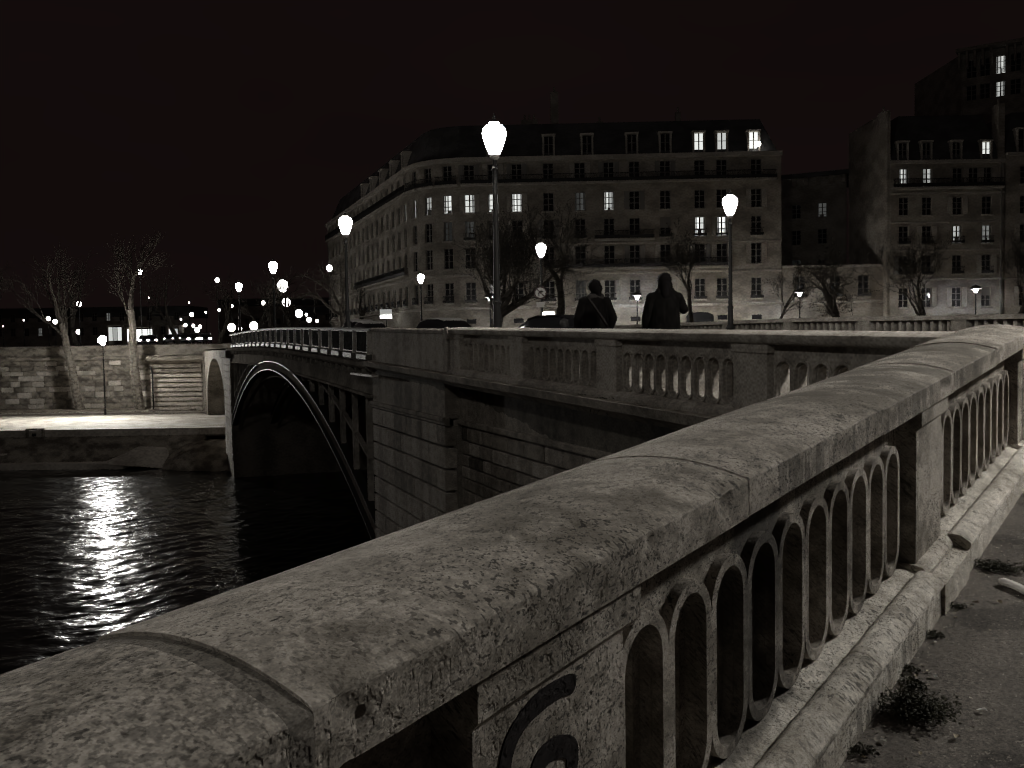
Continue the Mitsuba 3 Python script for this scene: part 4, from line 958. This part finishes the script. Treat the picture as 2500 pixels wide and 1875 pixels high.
def limbs(key, mains, bark, seed, twigs=26, base=0.7):
    r = np.random.default_rng(seed); tr, cr = [], []
    for mi_, (pts, r0, r1) in enumerate(mains):
        pts = np.array(pts, float)
        from scipy.interpolate import CubicSpline
        cs = CubicSpline(np.linspace(0, 1, len(pts)), pts); q = cs(np.linspace(0, 1, 16)) + r.normal(0, 0.03, (16, 3))
        (tr if mi_ == 0 else cr).append(tube(q, np.linspace(r0, r1, 16), 7))
        if mi_ == 0:
            continue
        for t in range(twigs):
            f = r.uniform(0.3, 1.0); p = cs(f); d = cs(min(f + 0.05, 1)) - cs(f - 0.05); d /= np.linalg.norm(d)
            d = d + r.normal(0, 0.75, 3) + np.array([0, 0, 0.35]); d /= np.linalg.norm(d); L = r.uniform(0.6, 1.9) * (1.3 - 0.5 * f)
            w = [p]
            for _ in range(5):
                d = d + r.normal(0, 0.22, 3); d /= np.linalg.norm(d); w.append(w[-1] + d * L / 5)
            cr.append(tube(np.array(w), np.linspace(0.03, 0.008, 6), 4, False))
            for _ in range(4):
                k0 = r.integers(1, 5); d2 = d + r.normal(0, 0.8, 3); d2 /= np.linalg.norm(d2); w2 = [w[k0], w[k0] + d2 * L * 0.22, w[k0] + d2 * L * 0.4 + r.normal(0, 0.08, 3)]
                cr.append(tube(np.array(w2), [0.014, 0.01, 0.005], 3, False))
    put('trunk', cat(*tr), bark, key, 40); put('branches', cat(*cr), bark, key, 40)
k = thing('bare_tree', 'bare tree with limbs painted lamplit reaching left from behind the second lamp post', 'tree')
bx0 = -16.4
limbs(k, [([(bx0, 90, 0.7), (bx0, 90, 2.6), (bx0 - 0.1, 90, 4.6)], 0.34, 0.26), ([(bx0 - 0.1, 90, 4.5), (bx0 - 0.5, 90, 5.6), (bx0 - 1.3, 90.4, 7.3), (bx0 - 2.2, 90.8, 8.9)], 0.2, 0.05), ([(bx0 - 0.1, 90, 4.4), (bx0 - 1.2, 89.7, 5.1), (bx0 - 2.4, 89.6, 6.2), (bx0 - 3.3, 89.5, 6.3), (bx0 - 4.6, 89.3, 6.0)], 0.16, 0.04),
          ([(bx0 - 0.7, 90, 6.0), (bx0 - 1.6, 90.4, 7.0), (bx0 - 3.0, 90.6, 7.9), (bx0 - 4.0, 90.6, 8.2)], 0.11, 0.03), ([(bx0 - 0.1, 90, 4.6), (bx0 + 0.1, 90.2, 6.2), (bx0 - 0.1, 90.3, 8.0), (bx0 + 0.3, 90.3, 10.0)], 0.15, 0.04)], 'm_bark_lamplit', 5)
GB = 'bare trees on the far bank'
tree((-48.1, 102.5, QZ), 'bare tree leaning left with its trunk lit at the foot', GB, 'm_bark_lamplit', seed=51, height=24, r0=0.53, lean=(-0.14, 0), first=0.42, spread=0.5, kids=(4, 4, 4, 4))
tree((-41.1, 101.5, QZ), 'straight bare tree whose shadow falls on the quay wall', GB, 'm_bark_lamplit', seed=52, height=25, r0=0.58, lean=(-0.03, 0), first=0.45, spread=0.45, kids=(4, 4, 4, 4))
for i, (x, y, h_, lab) in enumerate([(-62, 110, 17, 'bare tree at the left edge behind the quay wall'), (-55.5, 118, 19, 'bare tree between the leaning trunk and the left edge'), (-46, 128, 18, 'bare tree behind the straight trunk'), (-37.5, 118, 15, 'bare tree on the bank above the banded abutment'),
                                     (-33, 128, 14, 'bare tree near the bridge head lamps'), (-27.5, 118, 15, 'bare tree behind the fourth bridge lamp'), (-22, 135, 15, 'bare tree at the foot of the receding facade'), (-41, 150, 15, 'bare tree in the traffic lights of the boulevard')]):
    tree((x, y, 0.7), lab, GB, seed=60 + i, height=h_, r0=0.38, first=0.3, spread=0.6, kids=(4, 4, 4, 3))

# ------------------------------------------------------------------ far traffic and shop lights
def car(key, p, heading, paint, lights=None, scale=1.0, glow=60.0):
    """A hatchback: lofted body, cabin glass, wheels, lights. Local x = forward."""
    xs = np.array([-2.0, -1.95, -1.6, -0.9, 0.0, 0.75, 1.15, 1.75, 2.0, 2.05]); 
    low = np.array([0.35, 0.25, 0.22, 0.2, 0.2, 0.2, 0.2, 0.22, 0.3, 0.42]); belt = np.array([0.75, 0.9, 0.97, 0.96, 0.93, 0.9, 0.88, 0.76, 0.62, 0.52]); half = np.array([0.6, 0.76, 0.84, 0.87, 0.87, 0.87, 0.86, 0.82, 0.7, 0.55])
    def loft(x, lo, hi, hw, tuck=0.08):
        rings = []
        for a, l, h, w in zip(x, lo, hi, hw):
            rings.append([(a, -w * 0.92, l), (a, -w, l + 0.35 * (h - l)), (a, -w * (1 - tuck), h - 0.05), (a, -w * (1 - tuck) + 0.09, h), (a, w * (1 - tuck) - 0.09, h), (a, w * (1 - tuck), h - 0.05), (a, w, l + 0.35 * (h - l)), (a, w * 0.92, l)])
        v = np.array(rings).reshape(-1, 3); k = 8; n = len(x)
        i, j = np.meshgrid(np.arange(n - 1), np.arange(k), indexing='ij')
        q = np.stack([i * k + j, i * k + (j + 1) % k, (i + 1) * k + (j + 1) % k, (i + 1) * k + j], -1).reshape(-1, 4)
        f = np.vstack([q[:, [0, 1, 2]], q[:, [0, 2, 3]], [[0, j, j + 1] for j in range(1, k - 1)], [[(n - 1) * k, (n - 1) * k + j + 1, (n - 1) * k + j] for j in range(1, k - 1)]])
        m = trimesh.Trimesh(v, f, process=False); return m
    M = trimesh.transformations.rotation_matrix(heading, [0, 0, 1]); M[:3, 3] = p; M[:3, :3] *= scale
    def pl(name, mesh, mt, parent=key, sm=35, **k):
        mesh = mesh.copy(); mesh.apply_transform(M); return put(name, mesh, mt, parent, sm, **k)
    bk = pl('body', loft(xs, low, belt, half), paint)
    cx = np.array([-1.85, -1.5, -0.9, 0.0, 0.45, 1.1]); cl = np.array([0.9, 0.92, 0.92, 0.9, 0.88, 0.86]); ch = np.array([0.98, 1.36, 1.46, 1.45, 1.36, 0.9]); cw = np.array([0.68, 0.7, 0.72, 0.73, 0.72, 0.7])
    pl('cabin_glass', loft(cx, cl, ch - 0.03, cw, 0.16), 'm_pane')
    roof = loft(np.array([-1.45, -0.9, 0.0, 0.42]), np.array([1.30, 1.40, 1.39, 1.30]), np.array([1.37, 1.475, 1.465, 1.375]), np.array([0.63, 0.64, 0.65, 0.63]), 0.05)
    pl('roof', roof, paint)
    for x in (-1.3, 1.3):
        for y in (-0.78, 0.78):
            w = trimesh.creation.cylinder(0.31, 0.2, sections=20); w.apply_transform(trimesh.transformations.rotation_matrix(math.pi / 2, [1, 0, 0])); w.apply_translation((x, y, 0.31))
            wk = pl('wheel', w, 'm_rubber')
            rm = trimesh.creation.cylinder(0.18, 0.21, sections=14); rm.apply_transform(trimesh.transformations.rotation_matrix(math.pi / 2, [1, 0, 0])); rm.apply_translation((x, y, 0.31)); pl('rim', rm, 'm_frame', wk)
    for y in (-0.58, 0.58):
        s = trimesh.creation.icosphere(2, 0.12 if glow != 45.0 else 0.2); s.apply_scale((0.6, 1.3, 0.9)); s.apply_translation((1.98, y, 0.62)); s.fix_normals()
        pl('headlight', s, 'm_lamp_glass', emit=WARM * glow * 0.4 if lights == 'front' else None, weight=0.15)
        s = trimesh.creation.icosphere(2, 0.1); s.apply_scale((0.5, 1.3, 1.0)); s.apply_translation((-1.98, y, 0.8)); s.fix_normals()
        pl('tail_light', s, 'm_lamp_glass', emit=WARM * 12 if lights == 'rear' else None, weight=0.1)
HB = math.atan2(BU[1], BU[0])
k = thing('parked_car', 'dark glossy car on the bridge roadway with a lit sign on its roof', 'car')
car(k, B(30.2, 7.2, deck(30.2) - 0.13), HB + 0.5, 'm_car_dark')
put('roof_sign', trimesh.convex.convex_hull(np.vstack([B(30.0, 7.2, deck(30) - 0.13) + np.array([x, y, z]) for x in (-.22, .22) for y in (-.08, .08) for z in (1.47, 1.58)] + [B(30.0, 7.2, deck(30) - 0.13) + np.array([x, 0, 1.62]) for x in (-.15, .15)])), 'm_lamp_glass', k, emit=WARM * 4, weight=0.1, label='lit roof sign of the dark car')
k = thing('passing_car', 'pale car roof just showing over the bridge balustrade left of the dark car', 'car')
car(k, B(39.5, 6.6, deck(39.5) - 0.13), HB + math.pi + 0.3, 'm_car_light')
k = thing('oncoming_car', 'car with glaring headlights coming over the bridge behind the iron railing', 'car')
car(k, B(51.8, 6.0, deck(51.8) - 0.13), HB + math.pi, 'm_car_light', 'front')
k = thing('white_van', 'small pale van behind the second street lamp post', 'van')
car(k, B(60.0, 7.0, deck(60) - 0.13), HB, 'm_car_light', None, 1.2)
fars = [(-45.5, 132, 'front'), (-42.4, 128, 'front'), (-50, 140, 'front'), (-52.7, 142, 'rear'), (-56.8, 146, 'front'), (-59.7, 150, 'front'), (-54.5, 148, 'front'), (-51.5, 152, 'rear'), (-36.2, 132, 'front'), (-61.5, 158, 'rear'), (-48.2, 136, 'rear'), (-39.5, 134, 'front')]
wh = ['right under the fourth street lamp', 'nearest to the iron railing', 'left of the fourth lamp post', 'dim over the abutment', 'in the thick of the traffic', 'leftmost of the traffic', 'behind the straight trunk', 'with only tail lights, left of the abutment', 'behind the glaring boulevard lamp', 'with only tail lights, far left of the traffic', 'with faint tail lights beside the pier', 'between the two lowest boulevard lamps']
for (x, y, l), w_ in zip(fars, wh):
    k = thing('distant_car', f'distant car with lights on {w_}', 'car', 'distant cars on the boulevard')
    car(k, (x, y, 1.9), math.atan2(-y, -x) + (0 if l == 'front' else math.pi), 'm_car_dark', l, 1.0, 45.0)
struct('boulevard', bx(-90, -18, 124, 330, 0.7, 1.86), 'm_asphalt', 'raised boulevard beyond the bridge head')
# lit shop windows at the far end of the boulevard
for i, (x, y, z, w, h, e, lab) in enumerate([(-80.5, 200, 4.0, 5.5, 2.6, 2.2, 'broad lit shop front at the end of the boulevard'), (-88, 205, 4.4, 3.0, 3.0, .6, 'dim lit shop front left of the traffic'), (-72.5, 198, 3.9, 2.0, 2.6, .9, 'narrow lit shop front right of the broad one')]):
    k = thing('shop_kiosk', lab, 'shop')
    put('shell', cat(bx(x - w / 2 - 0.3, x - w / 2, y, y + 3, 1.8, z + h / 2 + 0.4), bx(x + w / 2, x + w / 2 + 0.3, y, y + 3, 1.8, z + h / 2 + 0.4), bx(x - w / 2 - 0.5, x + w / 2 + 0.5, y - 0.3, y + 3, z + h / 2 + 0.4, z + h / 2 + 0.8)), 'm_facade', k)
    for q in range(int(w)):
        x0 = x - w / 2 + q * w / int(w)
        put('window', bx(x0 + 0.08, x0 + w / int(w) - 0.08, y + 0.1, y + 0.2, z - h / 2, z + h / 2), 'm_pane', k, emit=LITC * e * [1, .55, 1.2, .8, .5][q % 5], weight=0.05)
# dark apartment mass behind the boulevard
for i, (x, y, w, h, lab) in enumerate([(-105, 230, 50, 9, 'dark building closing the boulevard on the left'), (-40, 260, 42, 9.5, 'dark building closing the boulevard behind the lamps'), (-75, 300, 40, 14, 'low dark building at the vanishing end of the boulevard')]):
    k = thing('far_building', lab, 'building')
    facade(k, (x - w / 2, y), (1, 0), w, 0.5, h, list(np.arange(2.5, w - 1, 3.4)), [(4.5, 2.0), (8, 2.0)], 1.2, {(0, 3): .3, (1, 8): .2, (0, 9): .25}, wall='m_facade', sills=False)
    put('roof', bx(x - w / 2, x + w / 2, y + 0.5, y + 14, h - 0.3, h + 2.5), 'm_zinc', k)

# lit sign over a shop on the receding facade
k = thing('lit_sign', 'glowing double panel sign on the receding facade above the white vehicle', 'sign')
sx, sy = -15.7, 116.0
put('lower_panel', bx(sx - 0.75, sx + 0.75, sy, sy + 0.2, 4.55, 5.05, 0.02), 'm_sign_white', k, emit=LITC * 5, weight=0.08)
put('upper_panel', bx(sx - 0.75, sx + 0.75, sy, sy + 0.2, 5.15, 5.75, 0.02), 'm_sign_white', k, emit=LITC * 0.28, weight=0.05)
put('bracket', bx(sx - 0.05, sx + 0.05, sy + 0.2, sy + 0.4, 0.9, 5.8), 'm_iron', k)
# round sign on the lamp post across the road
k = thing('no_turn_sign', 'round white road sign with a bent arrow crossed by a bar on a post', 'road sign')
sp = B(42.2, 12.3, 0); sz = 3.95
def face(poly, dep, off=0.0):
    e = extrude(poly, dep); e.apply_transform(trimesh.transformations.rotation_matrix(math.pi / 2, [1, 0, 0]))
    e.apply_translation((sp[0], sp[1] - off, sz)); return e
put('post', tube([(sp[0], sp[1] + 0.08, deck(42)), (sp[0], sp[1] + 0.08, sz + 0.3)], 0.035, 8), 'm_frame', k)
put('plate', face(Point(0, 0).buffer(0.30), 0.02), 'm_sign_white', k)
put('ring', face(Point(0, 0).buffer(0.315).difference(Point(0, 0).buffer(0.255)), 0.03, 0.002), 'm_sign_red', k)
ar = unary_union([LineString([(-0.08, -0.16), (-0.08, 0.0), (-0.06, 0.05), (0.0, 0.07), (0.06, 0.07)]).buffer(0.026), Polygon([(0.05, 0.15), (0.05, -0.01), (0.15, 0.07)])])
put('arrow', face(ar, 0.006, 0.02), 'm_iron', k)
put('bar', face(LineString([(-0.18, 0.18), (0.18, -0.18)]).buffer(0.026), 0.006, 0.028), 'm_sign_red', k)
e = bx(-0.2, 0.2, -0.02, 0.0, -0.72, -0.46); e.apply_translation((sp[0], sp[1], sz)); put('small_plate', e, 'm_sign_white', k)
# bollards and the small parked scooters' place between the lamp and the car
for i, (a, b, lab) in enumerate([(26.6, 6.2, 'left one of two round headed dark bollards beside the dark car'), (25.6, 6.6, 'right one of two round headed dark bollards beside the dark car')]):
    k = thing('bollard', lab, 'bollard', 'round headed bollards')
    x, y, _ = B(a, b, 0); z = deck(a) - 0.13
    put('shaft', lathe([(0.14, 0), (0.14, 0.12), (0.085, 0.2), (0.075, 0.95), (0.1, 1.0), (0.05, 1.03)], 14, (x, y, z)), 'm_iron', k, 40)
    put('head', lathe([(0.03, 1.02), (0.13, 1.08), (0.15, 1.2), (0.11, 1.32), (0.01, 1.38)], 14, (x, y, z)), 'm_iron', k, True)

# ------------------------------------------------------------------ pedestrians
def hull(a, b, ra, rb):
    s = [trimesh.creation.icosphere(2, 1.0)] * 2
    pts = np.vstack([np.asarray(s[0].vertices) * ra + np.asarray(a, float), np.asarray(s[1].vertices) * rb + np.asarray(b, float)])
    return m3.Manifold.hull_points(pts)
def ell(c, r):
    return m3.Manifold.hull_points(np.asarray(trimesh.creation.icosphere(3, 1.0).vertices) * np.array(r) + np.array(c))
def merge(parts, edge=0.03, it=8):
    m = parts[0]
    for q in parts[1:]:
        m = m + q
    t = from_m3(m.refine_to_length(edge)); t.merge_vertices()
    trimesh.smoothing.filter_taubin(t, iterations=it)
    return t
def hand(w, d, up, side):
    """Palm, four curled fingers of unequal length and a thumb, from the wrist w along d."""
    d = np.array(d, float); d /= np.linalg.norm(d); up = np.array(up, float); up -= up @ d * d; up /= np.linalg.norm(up); lat = np.cross(d, up) * side
    w = np.array(w, float)
    ps = [hull(w, w + 0.04 * d, 0.026, 0.03), hull(w + 0.03 * d - 0.02 * lat, w + 0.085 * d - 0.028 * lat, 0.018, 0.015), hull(w + 0.03 * d + 0.02 * lat, w + 0.085 * d + 0.028 * lat, 0.018, 0.015), hull(w + 0.03 * d, w + 0.088 * d, 0.02, 0.016)]
    for off, ln in ((-0.033, 0.062), (-0.011, 0.078), (0.011, 0.084), (0.033, 0.074)):
        a = w + 0.088 * d + off * lat; b = a + ln * 0.45 * d - 0.006 * up; c = b + ln * 0.35 * (0.8 * d - 0.6 * up); e = c + ln * 0.25 * (0.4 * d - 0.9 * up)
        ps += [hull(a, b, 0.0098, 0.0092), hull(b, c, 0.0092, 0.0085), hull(c, e, 0.0085, 0.0075)]
    a = w + 0.03 * d + 0.03 * lat; b = a + 0.03 * d + 0.028 * lat - 0.008 * up; c = b + 0.03 * d + 0.004 * lat - 0.008 * up
    ps += [hull(a, b, 0.012, 0.0105), hull(b, c, 0.0105, 0.009)]
    return merge(ps, 0.006, 3)
def person(key, foot, yaw, scale, pose):
    """Seen from behind: local x = right, y = facing direction, z up; joints in metres for a figure of 1.75 m."""
    M = trimesh.transformations.rotation_matrix(yaw, [0, 0, 1]); M[:3, :3] *= scale; M[:3, 3] = foot
    def pl(name, mesh, mt, parent=key, **k):
        mesh = mesh.copy(); mesh.apply_transform(M); return put(name, mesh, mt, parent, 50, **k)
    J = pose
    body = [hull((-0.09, 0, 0.95), J['kl'], 0.095, 0.062), hull(J['kl'], J['al'], 0.062, 0.042), hull((0.09, 0, 0.95), J['kr'], 0.095, 0.062), hull(J['kr'], J['ar'], 0.062, 0.042),
            ell((0, 0, 0.98), (0.17, 0.12, 0.13)), ell((0, 0, 1.25), (0.17, 0.11, 0.25)), hull((0, 0.0, 1.4), (0, 0.02, 1.55), 0.07, 0.055),
            ell((0, 0.03, 1.635), (0.076, 0.095, 0.118)), ell((0, 0.118, 1.62), (0.014, 0.02, 0.024)), ell((0, 0.095, 1.575), (0.034, 0.03, 0.03)), ell((-0.079, 0.02, 1.63), (0.012, 0.02, 0.032)), ell((0.079, 0.02, 1.63), (0.012, 0.02, 0.032)),
            ell((0, 0.112, 1.588), (0.024, 0.014, 0.008)), ell((-0.03, 0.115, 1.645), (0.014, 0.008, 0.009)), ell((0.03, 0.115, 1.645), (0.014, 0.008, 0.009))]
    pl('body', merge(body, 0.03, 4), 'm_skin')
    trousers = [hull((-0.09, 0, 0.95), J['kl'], 0.105, 0.075), hull(J['kl'], np.array(J['al']) + (0, 0, 0.02), 0.075, 0.06), hull((0.09, 0, 0.95), J['kr'], 0.105, 0.075), hull(J['kr'], np.array(J['ar']) + (0, 0, 0.02), 0.075, 0.06), ell((0, 0, 0.98), (0.19, 0.135, 0.14))]
    pl('trousers', merge(trousers, 0.035), 'm_coat')
    for sd in ('al', 'ar'):
        a = np.array(J[sd])
        pl('shoe', merge([hull(a + (0, -0.04, -0.045), a + (0, 0.15, -0.06), 0.048, 0.036), hull(a + (0, -0.03, 0.0), a + (0, 0.02, -0.03), 0.05, 0.05)], 0.03, 4), 'm_rubber')
    hem = J['hem']
    coat = [ell((0, -0.005, 1.25), (0.215, 0.15, 0.27)), hull((-0.155, 0, 1.39), (0.155, 0, 1.39), 0.085, 0.085), hull((0, 0, 1.42), (0, 0.01, 1.5), 0.10, 0.078)]
    ring = lambda z, rx, ry: np.c_[rx * np.cos(np.linspace(0, 2 * np.pi, 22)), ry * np.sin(np.linspace(0, 2 * np.pi, 22)) - 0.005, np.full(22, z)]
    coat.append(m3.Manifold.hull_points(np.vstack([ring(1.3, 0.21, 0.145), ring(1.05, 0.205, 0.15), ring(hem + 0.12, 0.245, 0.195), ring(hem, 0.255, 0.205)])))
    for el, wr in ((J['el'], J['wl']), (J['er'], J['wr'])):
        sh = (-0.19, 0, 1.385) if el is J['el'] else (0.19, 0, 1.385)
        coat += [hull(sh, el, 0.085, 0.068), hull(el, wr, 0.068, 0.052)]
    ck = pl('coat', merge(coat, 0.028), J.get('coat', 'm_coat'))
    for (el, wr), sd, up in (((J['el'], J['wl']), -1, J.get('upl', (0, 1, 0))), ((J['er'], J['wr']), 1, J.get('upr', (0, 1, 0)))):
        d = np.array(wr) - np.array(el)
        pl('hand', hand(np.array(wr) + 0.02 * d / np.linalg.norm(d), d, up, sd), 'm_skin')
    return pl, J
fa = 14.3
k = thing('person', 'person in a dark coat with tied hair and a shoulder bag, walking away', 'person')
pl, J = person(k, B(fa, 0.95, deck(fa)), 0.22, 1.06, dict(kl=(-0.10, 0.10, 0.52), al=(-0.10, -0.06, 0.10), kr=(0.10, 0.03, 0.51), ar=(0.10, 0.10, 0.09), hem=0.62, el=(-0.30, -0.03, 1.12), wl=(-0.27, 0.10, 0.90), er=(0.30, -0.04, 1.12), wr=(0.27, 0.09, 0.90)))
pl('hair', merge([ell((0, 0.0, 1.645), (0.105, 0.112, 0.112)), ell((0.025, -0.07, 1.60), (0.085, 0.07, 0.085)), hull((0.03, -0.07, 1.56), (0.07, -0.075, 1.47), 0.055, 0.03), hull((0.03, -0.05, 1.52), (0.02, -0.09, 1.42), 0.05, 0.02)], 0.025, 5), 'm_hair')
pl('collar', merge([hull((-0.09, -0.05, 1.46), (0.09, -0.05, 1.47), 0.055, 0.055), hull((-0.07, 0.03, 1.47), (0.07, 0.03, 1.47), 0.05, 0.05)], 0.03, 4), 'm_cloth_grey')
pts = [(-0.13, 0.08, 1.44), (-0.13, -0.06, 1.455), (-0.05, -0.165, 1.30), (0.10, -0.18, 1.08), (0.22, -0.13, 0.92)]
pl('bag_strap', tube(np.array(pts), 0.016, 6), 'm_cloth_grey')
pl('bag', merge([m3.Manifold.hull_points(np.array([(0.10, -0.24, 0.94), (0.34, -0.2, 0.92), (0.10, -0.24, 0.70), (0.36, -0.2, 0.66), (0.12, -0.12, 0.94), (0.33, -0.08, 0.92), (0.12, -0.1, 0.70), (0.35, -0.06, 0.66)]))], 0.03, 6), 'm_cloth_grey')
fb = 12.5
k = thing('person', 'person in a long dark coat raising one hand to the head', 'person')
pl, J = person(k, B(fb, 1.25, deck(fb)), 0.1, 1.075, dict(kl=(-0.10, 0.04, 0.52), al=(-0.10, 0.06, 0.09), kr=(0.10, 0.09, 0.51), ar=(0.11, -0.08, 0.10), hem=0.42, el=(-0.27, 0.02, 1.10), wl=(-0.25, 0.12, 0.88), er=(0.31, 0.10, 1.22), wr=(0.19, 0.17, 1.45), upr=(-1, 0, 0)))
pl('hair', merge([ell((0, 0.0, 1.645), (0.105, 0.11, 0.112)), hull((0, -0.05, 1.60), (-0.01, -0.09, 1.42), 0.092, 0.07), hull((-0.06, -0.03, 1.58), (-0.08, -0.06, 1.42), 0.05, 0.035), hull((0.06, -0.03, 1.58), (0.075, -0.06, 1.44), 0.05, 0.035)], 0.025, 5), 'm_hair')
pl('scarf', merge([hull((-0.09, -0.03, 1.47), (0.09, -0.03, 1.47), 0.06, 0.06), hull((-0.07, 0.05, 1.47), (0.07, 0.05, 1.47), 0.055, 0.055)], 0.03, 4), 'm_coat')

# ------------------------------------------------------------------ small things on the pavement
def ground_pt(s, n, lift=0.0):
    return ramp(np.array([[s, n, 1.09 - lift]]))[0]
def tuft(name, label, s, n, rad, hgt, count, seed):
    r = np.random.default_rng(seed); k = thing(name, label, 'weeds')
    blades = []
    c = ground_pt(s, n)
    hub = [(r.normal(0, 0.45, 2) * rad, hgt * r.uniform(0.35, 1.0)) for _ in range(max(6, count // 60))]
    for i in range(count):
        (hx, hy), hz = hub[r.integers(len(hub))]
        d = r.normal(0, 1, 3); d /= np.linalg.norm(d)
        base = c + np.array([hx, hy, 0]) + np.array([d[0] * 0.022, d[1] * 0.022, max(0.002, hz * r.uniform(0.0, 1.0))])
        L = r.uniform(0.006, 0.018); d[2] = abs(d[2]) * 0.6; d /= np.linalg.norm(d)
        sd = np.cross(d, r.normal(0, 1, 3)); sd /= np.linalg.norm(sd); w = L * r.uniform(0.2, 0.42)
        mid = base + d * L * 0.5; tip = base + d * L - np.array([0, 0, L * 0.25])
        blades.append((np.array([base, mid - sd * w, mid + sd * w, tip]), np.array([[0, 1, 2], [1, 3, 2]])))
    v = np.vstack([b[0] for b in blades]); f = np.vstack([b[1] + 4 * i for i, b in enumerate(blades)])
    put('leaves', trimesh.Trimesh(v, f, process=False), 'm_leaf', k, kind='stuff')
    stems = cat(*[tube(np.array([c + (hx * 0.3, hy * 0.3, 0), c + (hx * 0.7, hy * 0.7, hz * 0.6), c + (hx, hy, hz)]), [0.0022, 0.0016, 0.0008], 4) for (hx, hy), hz in hub])
    put('stems', stems, 'm_leaf', k)
tuft('weed_tuft', 'dark tuft of weeds growing at the foot of the balustrade, the largest', 2.62, 0.19, 0.10, 0.09, 3600, 3)
tuft('weed_tuft', 'smaller dark tuft of weeds and litter near the second pilaster', 4.55, 0.19, 0.11, 0.05, 1500, 4)
tuft('weed_tuft', 'tiny weed sprouting from the joint below the base course', 3.0, 0.10, 0.03, 0.035, 160, 5)
for s_, n_, rr, hh_, cc, sd_, w_ in ((3.42, 0.105, 0.05, 0.03, 260, 16, 'between the largest tuft and the second pilaster'), (2.25, 0.10, 0.04, 0.03, 200, 17, 'low at the base course near the bottom of the view'), (3.85, 0.115, 0.035, 0.025, 170, 18, 'at the corner of the second pilaster foot'), (2.86, 0.13, 0.05, 0.045, 380, 19, 'leaning on the largest tuft')):
    tuft('weed_tuft', 'small straggling weed ' + w_, s_, n_, rr, hh_, cc, sd_)
k = thing('white_tube', 'curved white strip of plastic litter lying on the pavement', 'litter')
pts = []
for t in np.linspace(0, 1, 24):
    pts.append(ground_pt(4.30 + 0.10 * math.sin(t * 3.3) - 0.75 * t * 0.9, 0.24 + 0.95 * t * 0.45, 0.022 + 0.004 * math.sin(9 * t)))
put('strip', tube(np.array(pts), np.interp(np.linspace(0, 1, 24), [0, .05, .4, 1], [0.012, 0.022, 0.02, 0.013]), 8), 'm_white_plastic', k, 40)
r = np.random.default_rng(12)
spots = [(2.95, 0.13), (3.02, 0.16), (2.98, 0.19), (4.0, 0.28), (3.7, 0.14), (3.35, 0.12), (2.2, 0.13), (2.1, 0.22), (2.32, 0.28), (2.5, 0.36), (2.75, 0.4), (3.3, 0.5), (3.6, 0.3), (1.95, 0.12), (4.4, 0.35), (3.95, 0.18), (2.35, 0.15)]
whs = ['beside the largest weed tuft, pale and folded', 'beside the largest weed tuft, curled', 'beside the folded scrap', 'bright on open asphalt near the second pilaster', 'at the foot block of the second pilaster', 'close under the plinth end', 'at the bottom of the plinth', 'on asphalt below the big tuft', 'right of the big tuft', 'far right of the big tuft', 'alone on the asphalt', 'alone in the middle of the asphalt', 'on the asphalt below the second pilaster', 'at the lowest visible base stone', 'near the white strip', 'close to the second pilaster foot', 'against the base course below the big tuft']
for (s, n), w_ in zip(spots, whs):
    k = thing('dead_leaf', 'small dry leaf scrap ' + w_, 'leaf', 'leaf scraps along the balustrade')
    sz_ = r.uniform(0.010, 0.022); th = r.uniform(0, 6.28)
    q = np.array([(0, -1, 0.1), (0.6, -0.2, 0.45), (0.45, 0.6, 0.6), (0, 1.1, 0.25), (-0.5, 0.5, 0.7), (-0.65, -0.2, 0.35), (0, 0.1, 0.05)]) * sz_
    R_ = trimesh.transformations.rotation_matrix(th, [0, 0, 1])[:3, :3]
    vv = q @ R_.T + ground_pt(s, n, 0.006)
    put('blade', trimesh.Trimesh(vv, [[6, i, (i + 1) % 6] for i in range(6)], process=False), 'm_dry_leaf' if r.random() < 0.75 else 'm_white_plastic', k)
# loose grit swept against the base course and over the asphalt
gr = np.random.default_rng(31); bits = []
for i in range(620):
    s_ = gr.uniform(1.6, 5.2); n_ = 0.08 + abs(gr.normal(0, 0.05)) if i % 2 else gr.uniform(0.1, 1.3)
    q = gr.uniform(0.0012, 0.0042); m_ = trimesh.convex.convex_hull(gr.normal(0, 1, (9, 3)) * q * np.array([1, 1, 0.6])); m_.apply_translation(ground_pt(s_, n_, q * 0.3)); bits.append(m_)
put('grit', cat(*bits), 'm_ramp_stone_pale', None, label='loose pale grit on the pavement along the balustrade', category='grit', kind='stuff')
# ferny plants rooted in the cornice of the bridge
for i, (a, lab) in enumerate([(12.95, 'left clump of plants rooted on the bridge cornice'), (12.15, 'right clump of plants rooted on the bridge cornice')]):
    k = thing('cornice_plant', lab, 'plant'); rr = np.random.default_rng(70 + i); bl = []
    for j in range(160):
        b0 = B(a + rr.normal(0, 0.16), 0.02, float(ztop(a)) - 1.10); dv = np.array([-0.6, -0.3, 0.4]) + rr.normal(0, 0.5, 3); dv /= np.linalg.norm(dv); sd = np.cross(dv, rr.normal(0, 1, 3)); sd /= np.linalg.norm(sd)
        L = rr.uniform(0.08, 0.22); bl.append((np.array([b0, b0 + dv * L * .5 + sd * 0.015, b0 + dv * L * .5 - sd * 0.015, b0 + dv * L - [0, 0, L * .4]]), np.array([[0, 1, 2], [1, 3, 2]])))
    put('leaves', trimesh.Trimesh(np.vstack([b[0] for b in bl]), np.vstack([b[1] + 4 * j for j, b in enumerate(bl)]), process=False), 'm_leaf', k, kind='stuff')
